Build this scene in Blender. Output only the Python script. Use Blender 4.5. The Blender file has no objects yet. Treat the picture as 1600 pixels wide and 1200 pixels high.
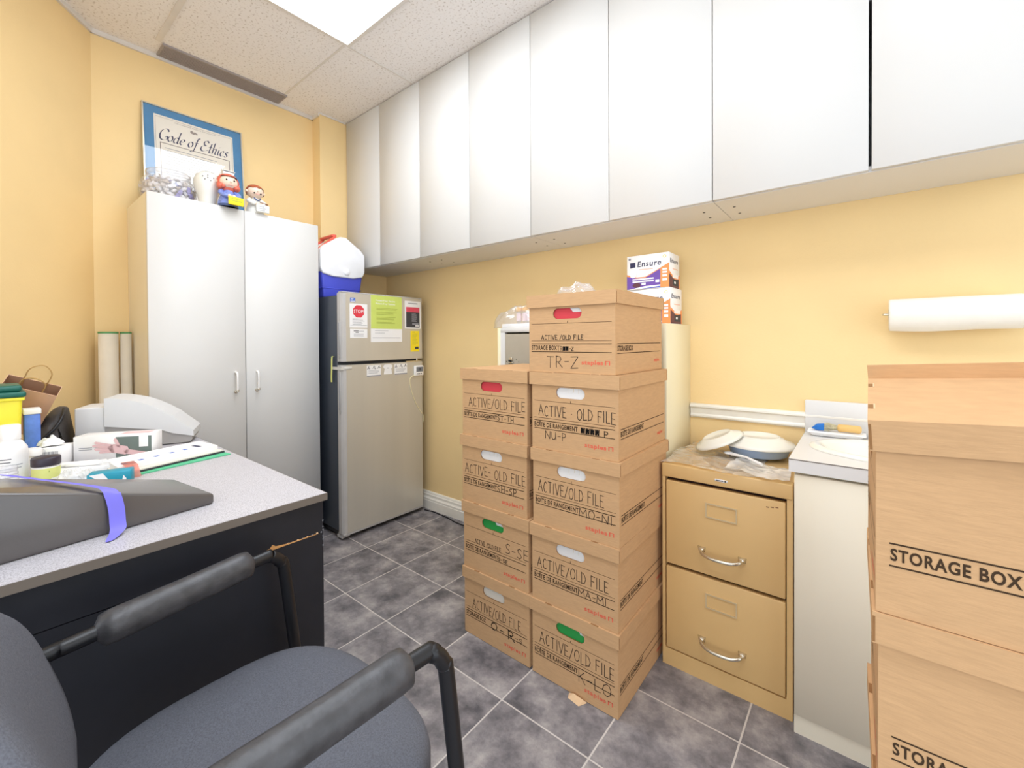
import bpy, bmesh, math, random
from mathutils import Vector, Matrix

random.seed(7)
sc = bpy.context.scene
COL = sc.collection
pi = math.pi

# ------------------------------------------------------------------ camera, world, exposure
cam_d = bpy.data.cameras.new('camera')
cam_d.sensor_width = 36.0
cam_d.lens = 36.0 * 676.577 / 1600.0
cam_d.shift_x = 0.00214
cam_d.shift_y = -0.0383
cam_d.clip_start = 0.02
cam = bpy.data.objects.new('camera', cam_d)
COL.objects.link(cam)


def cam_axes(yaw, pitch, roll):
    cy, sy, cp, sp = math.cos(yaw), math.sin(yaw), math.cos(pitch), math.sin(pitch)
    fw = Vector((cy * cp, sy * cp, sp))
    rt = Vector((sy, -cy, 0))
    up = rt.cross(fw)
    cr, sr = math.cos(roll), math.sin(roll)
    return cr * rt + sr * up, -sr * rt + cr * up, fw


_r, _u, _f = cam_axes(math.radians(129.189), math.radians(-0.559), math.radians(-0.315))
cam.matrix_world = Matrix(((_r.x, _u.x, -_f.x, 2.101), (_r.y, _u.y, -_f.y, -1.0263),
                           (_r.z, _u.z, -_f.z, 1.1282), (0, 0, 0, 1)))
sc.camera = cam

world = bpy.data.worlds.new('world')
sc.world = world
world.use_nodes = True
world.node_tree.nodes['Background'].inputs[0].default_value = (0.88, 0.955, 1.03, 1)
world.node_tree.nodes['Background'].inputs[1].default_value = 1.5

sc.view_settings.view_transform = 'Standard'
sc.view_settings.look = 'None'
sc.view_settings.gamma = 1.0
sc.view_settings.use_curve_mapping = False
sc.view_settings.exposure = 0.48
PANEL_POWER = 6.4          # radiance of the ceiling light's diffuser


# ------------------------------------------------------------------ materials
def lin(c):
    out = []
    for v in c:
        v /= 255.0
        out.append(v / 12.92 if v <= 0.04045 else ((v + 0.055) / 1.055) ** 2.4)
    return (*out, 1.0)


def nt(m):
    m.use_nodes = True
    return m.node_tree, m.node_tree.nodes, m.node_tree.links


def pm(name, c, rough=0.5, metal=0.0, var=0.04, scale=14.0, bump=0.0, bscale=90.0, spec=0.5, emis=0.0, stretch=None, coat=0.0):
    m = bpy.data.materials.new(name)
    t, n, l = nt(m)
    b = n['Principled BSDF']
    b.inputs['Roughness'].default_value = rough
    b.inputs['Metallic'].default_value = metal
    b.inputs['Specular IOR Level'].default_value = spec
    b.inputs['Coat Weight'].default_value = coat
    b.inputs['Coat Roughness'].default_value = 0.35
    co = n.new('ShaderNodeTexCoord')
    src = co.outputs['Object']
    if stretch:
        mp = n.new('ShaderNodeMapping')
        mp.inputs['Scale'].default_value = stretch
        l.new(src, mp.inputs[0])
        src = mp.outputs[0]
    nz = n.new('ShaderNodeTexNoise')
    nz.inputs['Scale'].default_value = scale
    nz.inputs['Detail'].default_value = 4
    l.new(src, nz.inputs['Vector'])
    cr = n.new('ShaderNodeValToRGB')
    k = lin(c)
    cr.color_ramp.elements[0].position = 0.3
    cr.color_ramp.elements[1].position = 0.7
    cr.color_ramp.elements[0].color = tuple(max(0, v * (1 - var)) for v in k[:3]) + (1,)
    cr.color_ramp.elements[1].color = tuple(min(1, v * (1 + var)) for v in k[:3]) + (1,)
    l.new(nz.outputs[0], cr.inputs[0])
    l.new(cr.outputs[0], b.inputs['Base Color'])
    if bump:
        n2 = n.new('ShaderNodeTexNoise')
        n2.inputs['Scale'].default_value = bscale
        n2.inputs['Detail'].default_value = 3
        l.new(src, n2.inputs['Vector'])
        bp = n.new('ShaderNodeBump')
        bp.inputs['Strength'].default_value = bump
        bp.inputs['Distance'].default_value = 0.004
        l.new(n2.outputs[0], bp.inputs['Height'])
        l.new(bp.outputs[0], b.inputs['Normal'])
    if emis:
        b.inputs['Emission Color'].default_value = k
        b.inputs['Emission Strength'].default_value = emis
    return m


def clear(name, tint=(255, 255, 255), body=0.12, gloss=0.03, rough=0.05):
    """thin clear plastic or glass: mostly see-through, a little milky, with Fresnel reflections"""
    m = bpy.data.materials.new(name)
    t, n, l = nt(m)
    n.remove(n['Principled BSDF'])
    out = n['Material Output']
    tr = n.new('ShaderNodeBsdfTransparent')
    tr.inputs[0].default_value = lin(tint)
    df = n.new('ShaderNodeBsdfDiffuse')
    df.inputs[0].default_value = lin(tint)
    gl = n.new('ShaderNodeBsdfGlossy')
    gl.inputs['Roughness'].default_value = rough
    lw = n.new('ShaderNodeLayerWeight')
    lw.inputs['Blend'].default_value = 0.5
    pw = n.new('ShaderNodeMath'); pw.operation = 'POWER'; pw.inputs[1].default_value = 4.0
    l.new(lw.outputs['Facing'], pw.inputs[0])
    fr = n.new('ShaderNodeMath'); fr.operation = 'MULTIPLY_ADD'; fr.inputs[1].default_value = 0.8; fr.inputs[2].default_value = gloss + 0.03
    l.new(pw.outputs[0], fr.inputs[0])
    mx1 = n.new('ShaderNodeMixShader')
    mx2 = n.new('ShaderNodeMixShader')
    co = n.new('ShaderNodeTexCoord')
    nz = n.new('ShaderNodeTexNoise')
    nz.inputs['Scale'].default_value = 18
    mth = n.new('ShaderNodeMath')
    mth.operation = 'MULTIPLY'
    mth.inputs[1].default_value = body * 2
    l.new(co.outputs['Object'], nz.inputs['Vector'])
    l.new(nz.outputs[0], mth.inputs[0])
    l.new(mth.outputs[0], mx1.inputs[0])
    l.new(tr.outputs[0], mx1.inputs[1])
    l.new(df.outputs[0], mx1.inputs[2])
    l.new(fr.outputs[0], mx2.inputs[0])
    l.new(mx1.outputs[0], mx2.inputs[1])
    l.new(gl.outputs[0], mx2.inputs[2])
    l.new(mx2.outputs[0], out.inputs[0])
    return m


S = 0.306     # floor tile pitch


def floor_material():
    m = bpy.data.materials.new('slate_tile_floor')
    t, n, l = nt(m)
    b = n['Principled BSDF']
    co = n.new('ShaderNodeTexCoord')
    sp = n.new('ShaderNodeSeparateXYZ')
    l.new(co.outputs['Object'], sp.inputs[0])
    ds = []
    fl = []
    for ax in ('X', 'Y'):
        d = n.new('ShaderNodeMath'); d.operation = 'DIVIDE'; d.inputs[1].default_value = S
        l.new(sp.outputs[ax], d.inputs[0])
        a = n.new('ShaderNodeMath'); a.operation = 'ADD'; a.inputs[1].default_value = 0.5
        l.new(d.outputs[0], a.inputs[0])
        f = n.new('ShaderNodeMath'); f.operation = 'FLOOR'
        l.new(a.outputs[0], f.inputs[0])
        fl.append(f)
        s = n.new('ShaderNodeMath'); s.operation = 'SUBTRACT'
        l.new(d.outputs[0], s.inputs[0]); l.new(f.outputs[0], s.inputs[1])
        ab = n.new('ShaderNodeMath'); ab.operation = 'ABSOLUTE'
        l.new(s.outputs[0], ab.inputs[0])
        ds.append(ab)
        fl2 = n.new('ShaderNodeMath'); fl2.operation = 'FLOOR'
        l.new(d.outputs[0], fl2.inputs[0])
        fl[-1] = fl2
    mn = n.new('ShaderNodeMath'); mn.operation = 'MINIMUM'
    l.new(ds[0].outputs[0], mn.inputs[0]); l.new(ds[1].outputs[0], mn.inputs[1])
    g = n.new('ShaderNodeMapRange')
    g.inputs['From Min'].default_value = 0.0062; g.inputs['From Max'].default_value = 0.0095
    l.new(mn.outputs[0], g.inputs['Value'])
    # tile face: cloudy slate, shifted tile by tile
    cb = n.new('ShaderNodeCombineXYZ')
    l.new(fl[0].outputs[0], cb.inputs[0]); l.new(fl[1].outputs[0], cb.inputs[1])
    wn = n.new('ShaderNodeTexWhiteNoise')
    l.new(cb.outputs[0], wn.inputs['Vector'])
    sc5 = n.new('ShaderNodeVectorMath'); sc5.operation = 'SCALE'; sc5.inputs['Scale'].default_value = 6.0
    l.new(wn.outputs['Color'], sc5.inputs[0])
    ad = n.new('ShaderNodeVectorMath'); ad.operation = 'ADD'
    l.new(co.outputs['Object'], ad.inputs[0]); l.new(sc5.outputs[0], ad.inputs[1])
    nz = n.new('ShaderNodeTexNoise'); nz.inputs['Scale'].default_value = 8.0; nz.inputs['Detail'].default_value = 10; nz.inputs['Roughness'].default_value = 0.68
    l.new(ad.outputs[0], nz.inputs['Vector'])
    cr = n.new('ShaderNodeValToRGB')
    e = cr.color_ramp.elements
    e[0].position = 0.34; e[0].color = lin((88, 86, 90))
    e[1].position = 0.70; e[1].color = lin((182, 175, 172))
    x = cr.color_ramp.elements.new(0.5); x.color = lin((133, 128, 130))
    l.new(nz.outputs[0], cr.inputs[0])
    mx = n.new('ShaderNodeMixRGB')
    mx.inputs[1].default_value = lin((205, 198, 192))
    l.new(g.outputs[0], mx.inputs[0]); l.new(cr.outputs[0], mx.inputs[2])
    l.new(mx.outputs[0], b.inputs['Base Color'])
    b.inputs['Roughness'].default_value = 0.42
    b.inputs['Specular IOR Level'].default_value = 0.35
    bp = n.new('ShaderNodeBump'); bp.inputs['Strength'].default_value = 0.25; bp.inputs['Distance'].default_value = 0.003
    ml = n.new('ShaderNodeMath'); ml.operation = 'ADD'
    l.new(nz.outputs[0], ml.inputs[0]); l.new(g.outputs[0], ml.inputs[1])
    l.new(ml.outputs[0], bp.inputs['Height']); l.new(bp.outputs[0], b.inputs['Normal'])
    return m


def ceiling_material():
    m = bpy.data.materials.new('acoustic_ceiling_tile')
    t, n, l = nt(m)
    b = n['Principled BSDF']
    co = n.new('ShaderNodeTexCoord')
    nz = n.new('ShaderNodeTexNoise'); nz.inputs['Scale'].default_value = 95; nz.inputs['Detail'].default_value = 3
    l.new(co.outputs['Object'], nz.inputs['Vector'])
    cr = n.new('ShaderNodeValToRGB')
    e = cr.color_ramp.elements
    e[0].position = 0.30; e[0].color = lin((206, 196, 188))
    e[1].position = 0.44; e[1].color = lin((244, 239, 236))
    l.new(nz.outputs[0], cr.inputs[0])
    l.new(cr.outputs[0], b.inputs['Base Color'])
    b.inputs['Roughness'].default_value = 0.95
    bp = n.new('ShaderNodeBump'); bp.inputs['Strength'].default_value = 0.4; bp.inputs['Distance'].default_value = 0.003
    l.new(nz.outputs[0], bp.inputs['Height']); l.new(bp.outputs[0], b.inputs['Normal'])
    return m


def laminate_material():
    m = bpy.data.materials.new('speckled_grey_laminate')
    t, n, l = nt(m)
    b = n['Principled BSDF']
    co = n.new('ShaderNodeTexCoord')
    vo = n.new('ShaderNodeTexNoise'); vo.inputs['Scale'].default_value = 420; vo.inputs['Detail'].default_value = 2
    l.new(co.outputs['Object'], vo.inputs['Vector'])
    cr = n.new('ShaderNodeValToRGB')
    e = cr.color_ramp.elements
    e[0].position = 0.36; e[0].color = lin((165, 160, 163))
    e[1].position = 0.56; e[1].color = lin((202, 198, 201))
    l.new(vo.outputs[0], cr.inputs[0]); l.new(cr.outputs[0], b.inputs['Base Color'])
    b.inputs['Roughness'].default_value = 0.42
    return m


M = {}
M['wall'] = pm('yellow_wall_covering', (244, 213, 156), 0.62, var=0.03, scale=3, bump=0.12, bscale=160, spec=0.25)
M['floor'] = floor_material()
M['ceil'] = ceiling_material()
M['tbar'] = pm('white_painted_metal', (225, 218, 210), 0.5)
M['trimw'] = pm('white_trim_paint', (240, 234, 222), 0.4)
M['white'] = pm('white_laminate', (228, 226, 223), 0.35, var=0.015, scale=2)
M['whited'] = pm('white_door_laminate', (220, 217, 212), 0.38, var=0.012, scale=2)
M['cream'] = pm('cream_laminate', (238, 226, 190), 0.45, var=0.02, scale=4)
M['creamw'] = pm('off_white_laminate', (238, 229, 208), 0.4, var=0.02, scale=4)
M['card'] = pm('corrugated_cardboard', (205, 164, 121), 0.85, var=0.045, scale=30, bump=0.12, bscale=45, spec=0.15, stretch=(1, 1, 6))
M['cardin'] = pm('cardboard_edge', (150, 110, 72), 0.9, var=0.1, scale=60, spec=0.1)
M['cardpale'] = pm('cardboard_cut_edge', (225, 190, 150), 0.9, spec=0.1)  # paler card tone for tabs, scrap and splinters
M['print'] = pm('dark_brown_print', (70, 54, 40), 0.8, var=0.15, scale=300, spec=0.1)
M['ink'] = pm('black_marker_ink', (62, 52, 44), 0.7, spec=0.2)
M['inkd'] = pm('heavy_black_ink', (30, 26, 24), 0.7, spec=0.2)
M['red'] = pm('red_print', (228, 112, 88), 0.8, spec=0.1)
M['steel'] = pm('brushed_stainless', (205, 199, 186), 0.32, metal=0.3, var=0.06, scale=5, stretch=(1, 1, 0.04), bump=0.05, bscale=50)
M['fridgeside'] = pm('dark_grey_enamel', (58, 64, 74), 0.35, var=0.08, scale=3)
M['fedge'] = pm('pale_grey_door_edge', (190, 186, 182), 0.4)
M['gask'] = pm('black_rubber_gasket', (22, 20, 24), 0.7)
M['black'] = pm('black_laminate', (23, 24, 32), 0.5, var=0.12, scale=20)
M['blackpl'] = pm('black_plastic', (28, 28, 30), 0.45)
M['fabric'] = pm('charcoal_fabric', (99, 101, 109), 0.95, var=0.2, scale=420, bump=0.12, bscale=900, spec=0.15)
M['armpad'] = pm('worn_black_polyurethane', (66, 65, 67), 0.42, var=0.35, scale=38, bump=0.2, bscale=120)
M['tube'] = pm('black_steel_tube', (20, 20, 23), 0.38)
M['lam'] = laminate_material()
M['band'] = pm('brown_grey_edge_band', (112, 102, 92), 0.5)
M['wood'] = pm('raw_splintered_wood', (205, 150, 90), 0.8, var=0.2, scale=60)
M['tan'] = pm('tan_enamel_steel', (222, 184, 124), 0.45, var=0.03, scale=3, bump=0.03, bscale=200)
M['gapshade'] = pm('painted_gap_shade', (52, 26, 20), 0.8)
M['brass'] = pm('pale_brass_frame', (216, 194, 152), 0.4, metal=0.3)
M['chrome'] = pm('satin_chrome', (215, 208, 190), 0.25, metal=0.9)
M['paper'] = pm('white_paper', (244, 242, 240), 0.8, var=0.015)
M['papercream'] = pm('cream_paper', (236, 228, 214), 0.8, var=0.02)
M['porc'] = pm('white_porcelain', (244, 240, 228), 0.18, var=0.01)
M['towel'] = pm('paper_towel', (250, 243, 230), 0.95, var=0.015, bump=0.2, bscale=300)
M['redf'] = pm('red_card_folder', (216, 66, 76), 0.7)
M['greenf'] = pm('green_card_folder', (44, 160, 74), 0.7)
M['blue'] = pm('cobalt_blue_plastic', (74, 84, 205), 0.42)
M['coolw'] = pm('white_cooler_plastic', (246, 246, 248), 0.4)
M['coolred'] = pm('red_orange_plastic', (230, 98, 78), 0.45)
M['stopred'] = pm('stop_sign_red', (226, 62, 74), 0.7)
M['lime'] = pm('lime_green_print', (206, 220, 110), 0.7)
M['olive'] = pm('olive_green_print', (160, 172, 70), 0.7)
M['greyprint'] = pm('grey_print', (150, 150, 156), 0.8)
M['darkprint'] = pm('charcoal_print', (62, 62, 66), 0.7)
M['pinkred'] = pm('pink_red_print', (226, 84, 104), 0.7)
M['yellow'] = pm('bright_yellow_paper', (248, 222, 40), 0.7)
M['stickblue'] = pm('blue_sticker', (84, 120, 205), 0.6)
M['lcd'] = pm('grey_lcd', (120, 124, 132), 0.3)
M['strapy'] = pm('pale_yellow_plastic', (226, 226, 130), 0.5)
M['tape'] = pm('masking_tape', (212, 208, 200), 0.6)
M['frameal'] = pm('thin_silver_frame', (206, 196, 176), 0.35, metal=0.5)
M['matblue'] = pm('blue_mat_board', (74, 132, 176), 0.8, var=0.05)
M['certink'] = pm('slate_blue_ink', (66, 66, 92), 0.8)
M['certline'] = pm('brown_grey_ink', (150, 138, 130), 0.8)
M['glass'] = clear('picture_glass', (255, 255, 255), 0.0, rough=0.0)
M['clearpl'] = clear('clear_plastic', (250, 250, 252), 0.16)
M['sheetpl'] = clear('crinkled_plastic_sheet', (252, 248, 238), 0.36, rough=0.12)
M['bagpl'] = clear('milky_plastic_bag', (252, 252, 250), 0.5, rough=0.15)
M['vent'] = pm('brown_grey_vent', (164, 154, 150), 0.5)
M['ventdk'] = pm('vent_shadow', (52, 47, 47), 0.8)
M['ceram'] = pm('glazed_white_ceramic', (238, 236, 228), 0.15, var=0.01)
M['skin'] = pm('painted_skin', (242, 214, 190), 0.3)
M['hair'] = pm('painted_red_hair', (222, 110, 86), 0.35)
M['hairb'] = pm('painted_auburn_hair', (178, 92, 58), 0.35)
M['dressb'] = pm('painted_blue_dress', (130, 148, 214), 0.35, var=0.3, scale=60)
M['navy'] = pm('painted_navy', (70, 88, 130), 0.35)
M['pink'] = pm('painted_pink', (238, 150, 150), 0.4)
M['brownp'] = pm('painted_brown', (130, 80, 50), 0.4)
M['candyw'] = pm('white_wrapped_candy', (236, 232, 232), 0.4, var=0.08, scale=80)
M['candyp'] = pm('purple_wrapped_candy', (150, 140, 205), 0.4)
M['candyb'] = pm('beige_wrapped_candy', (206, 192, 178), 0.5)
M['wedge'] = pm('grey_vinyl', (84, 79, 77), 0.25, var=0.05, scale=10, bump=0.03, bscale=260, coat=0.5)
M['purple'] = pm('purple_strap', (122, 116, 222), 0.6)
M['machine'] = pm('pale_grey_plastic', (220, 219, 218), 0.45, var=0.01)
M['machined'] = pm('mid_grey_plastic', (172, 168, 164), 0.5)
M['kraft'] = pm('brown_kraft_paper', (226, 182, 148), 0.8, var=0.06, scale=25)
M['kraftshade'] = pm('kraft_painted_shade', (180, 142, 114), 0.85)
M['rope'] = pm('twisted_paper_cord', (190, 150, 92), 0.8)
M['sharpy'] = pm('yellow_bin_plastic', (240, 226, 58), 0.4)
M['sharpg'] = pm('dark_green_lid', (20, 96, 82), 0.4)
M['bluebox'] = pm('blue_printed_carton', (96, 134, 218), 0.6, var=0.15, scale=40)
M['bag'] = pm('black_nylon', (66, 62, 60), 0.6, var=0.25, scale=20, bump=0.3, bscale=40)
M['whpl'] = pm('white_bottle_plastic', (246, 243, 240), 0.35, var=0.01)
M['jarlid'] = pm('dark_purple_lid', (54, 46, 58), 0.4)
M['jarlab'] = pm('yellow_green_label', (224, 228, 140), 0.5)
M['teal'] = pm('teal_card', (30, 148, 172), 0.45)
M['tealdk'] = pm('dark_teal_card', (20, 96, 130), 0.45)
M['greenfold'] = pm('mint_green_folder', (92, 196, 146), 0.6)
M['salmon'] = clear('salmon_tape', (245, 170, 158), 0.42)
M['gloveg'] = pm('grey_green_carton', (112, 124, 118), 0.6)
M['handp'] = pm('pink_hand_print', (236, 196, 196), 0.6)
M['bowl'] = pm('blue_plastic_bowl', (178, 206, 246), 0.4)
M['sponge'] = pm('tan_wood_handle', (232, 190, 116), 0.6)
M['brblue'] = pm('blue_brush_plastic', (28, 112, 196), 0.4)
M['brist'] = pm('pale_bristles', (214, 204, 170), 0.9, var=0.25, scale=200)
M['tubew'] = pm('off_white_rolled_film', (232, 222, 204), 0.5, var=0.03)
M['tubeg'] = pm('green_roll_edge', (90, 150, 90), 0.6)
M['ensp'] = pm('purple_carton_print', (112, 78, 168), 0.5, var=0.08)
M['ensb'] = pm('blue_carton_print', (84, 100, 196), 0.5)
M['enso'] = pm('orange_carton_print', (246, 154, 88), 0.5)
M['ensd'] = pm('navy_carton_ink', (44, 42, 78), 0.5)
M['ensw'] = pm('white_carton', (250, 248, 246), 0.45, var=0.01)
M['ensm'] = pm('maroon_carton_print', (96, 52, 64), 0.5)
M['tubecap'] = pm('amber_tube_cap', (246, 190, 96), 0.4)
M['tubelab'] = pm('pink_tube_label', (240, 214, 214), 0.5)
M['cordw'] = pm('cream_cord', (240, 230, 190), 0.5)
M['cordb'] = pm('black_cord', (24, 22, 26), 0.5)
M['diff'] = pm('light_diffuser', (255, 252, 246), 0.5, var=0.0, emis=PANEL_POWER)
M['diff'].node_tree.nodes['Principled BSDF'].inputs['Emission Color'].default_value = (0.90, 0.98, 1.09, 1)


# ------------------------------------------------------------------ mesh builder
_glyphs = {}


def glyph(s, bold=0.0, shear=0.0):
    key = (s, bold, shear)
    if key not in _glyphs:
        cu = bpy.data.curves.new('lettering', 'FONT')
        cu.body = s
        cu.size = 1.0
        cu.offset = bold
        cu.shear = shear
        cu.space_character = 1.12
        cu.resolution_u = 3
        o = bpy.data.objects.new('lettering', cu)
        COL.objects.link(o)
        bpy.context.view_layer.update()
        me = bpy.data.meshes.new_from_object(o.evaluated_get(bpy.context.evaluated_depsgraph_get()))
        vs = [v.co.to_2d() for v in me.vertices]
        fs = [tuple(p.vertices) for p in me.polygons]
        bpy.data.objects.remove(o)
        bpy.data.curves.remove(cu)
        bpy.data.meshes.remove(me)
        _glyphs[key] = (vs, fs)
    return _glyphs[key]


PEN = {
    'A': (1, [[(0, 0), (.45, 1)], [(.45, 1), (.95, 0)], [(.18, .38), (.8, .36)]]),
    'C': (.8, [[(.85, .85), (.6, 1), (.25, .88), (.05, .5), (.2, .12), (.55, 0), (.9, .1)]]),
    'T': (.9, [[(0, .98), (1, 1)], [(.5, 1), (.47, 0)]]),
    'I': (.3, [[(.5, 1), (.5, 0)]]),
    'V': (.9, [[(0, 1), (.5, 0)], [(.5, 0), (1, 1)]]),
    'E': (.75, [[(.1, 1), (.1, 0)], [(.1, 1), (.95, .97)], [(.1, .52), (.8, .5)], [(.1, .02), (1, 0)]]),
    'O': (.95, [[(.5, 1), (.15, .82), (.02, .45), (.2, .08), (.55, 0), (.88, .2), (.98, .6), (.8, .92), (.5, 1)]]),
    'L': (.7, [[(.1, 1), (.1, 0)], [(.1, 0), (1, .03)]]),
    'D': (.9, [[(.1, 1), (.1, 0)], [(0, 1), (.6, .9), (.95, .5), (.7, .12), (0, 0)]]),
    'F': (.75, [[(.1, 1), (.1, 0)], [(.1, 1), (1, .98)], [(.1, .55), (.8, .52)]]),
    'R': (.85, [[(.1, 1), (.1, 0)], [(.05, 1), (.65, .95), (.8, .72), (.6, .52), (.1, .48)], [(.35, .5), (1, 0)]]),
    'Z': (.85, [[(0, .98), (1, 1)], [(1, 1), (0, 0)], [(0, 0), (1, .02)]]),
    'S': (.75, [[(.9, .88), (.55, 1), (.15, .85), (.25, .58), (.75, .42), (.88, .18), (.5, 0), (.05, .1)]]),
    'H': (.9, [[(.1, 1), (.1, 0)], [(.9, 1), (.9, 0)], [(.1, .5), (.9, .52)]]),
    'N': (.95, [[(.05, 0), (.08, 1)], [(.08, 1), (.9, 0)], [(.9, 0), (.95, 1)]]),
    'U': (.9, [[(.05, 1), (.1, .3), (.3, 0), (.65, .02), (.85, .3), (.9, 1)], [(.9, 1), (.95, 0)]]),
    'P': (.8, [[(.1, 1), (.1, 0)], [(.05, 1), (.7, .95), (.85, .7), (.6, .48), (.1, .45)]]),
    'M': (1.15, [[(0, 0), (.08, 1)], [(.08, 1), (.48, .35)], [(.48, .35), (.9, 1)], [(.9, 1), (1, 0)]]),
    'K': (.85, [[(.1, 1), (.1, 0)], [(.85, 1), (.15, .45)], [(.3, .55), (.95, 0)]]),
    '-': (.6, [[(.1, .48), (.9, .5)]]),
    '/': (.7, [[(0, -.1), (1, 1.05)]]),
    '.': (.4, [[(.4, .45), (.6, .45)]]),
    ' ': (.45, []),
    '#': (.9, [[(.05, 0), (.1, 1)], [(.2, 1), (.25, 0)], [(.1, .9), (.9, .05)], [(.35, 0), (.5, 1)], [(.55, 1), (.7, 0)], [(.85, 0), (.95, 1)], [(.1, .2), (.9, .8)]]),
}


NIB = {
    'C': (.80, [[(.72, .80), (.62, .95), (.40, 1), (.15, .80), (.05, .45), (.18, .1), (.45, 0), (.72, .12), (.78, .3), (.66, .38), (.6, .28)]]),
    'o': (.52, [[(.25, .5), (.08, .38), (.05, .18), (.2, 0), (.38, .08), (.45, .3), (.35, .48), (.25, .5)]]),
    'd': (.60, [[(.42, .45), (.25, .5), (.08, .32), (.08, .1), (.2, 0), (.36, .08), (.45, .3)], [(.47, 1), (.44, .4), (.42, .1), (.5, 0), (.58, .05)]]),
    'e': (.50, [[(.08, .25), (.36, .30), (.4, .44), (.25, .5), (.08, .35), (.06, .15), (.2, 0), (.42, .1)]]),
    'f': (.42, [[(.42, .93), (.34, 1), (.26, .85), (.22, .3), (.16, -.2), (.05, -.34), (-.12, -.30)], [(.08, .5), (.40, .52)]]),
    'E': (.78, [[(.66, .85), (.5, 1), (.25, .9), (.27, .62), (.5, .55), (.15, .45), (.06, .18), (.28, 0), (.66, .12), (.72, .22)]]),
    't': (.38, [[(.20, .85), (.16, .3), (.15, .05), (.26, 0), (.34, .06)], [(.0, .5), (.36, .52)]]),
    'h': (.56, [[(.12, 1), (.10, 0)], [(.10, .3), (.28, .5), (.40, .42), (.37, .1), (.45, 0), (.52, .05)]]),
    'i': (.28, [[(.12, .5), (.10, .1), (.18, 0), (.24, .06)], [(.12, .72), (.14, .75)]]),
    'c': (.46, [[(.38, .42), (.25, .5), (.08, .32), (.08, .1), (.22, 0), (.40, .1)]]),
    's': (.42, [[(.36, .44), (.22, .5), (.1, .38), (.22, .26), (.32, .14), (.22, 0), (.04, .06)]]),
    ' ': (.28, []),
}


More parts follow.
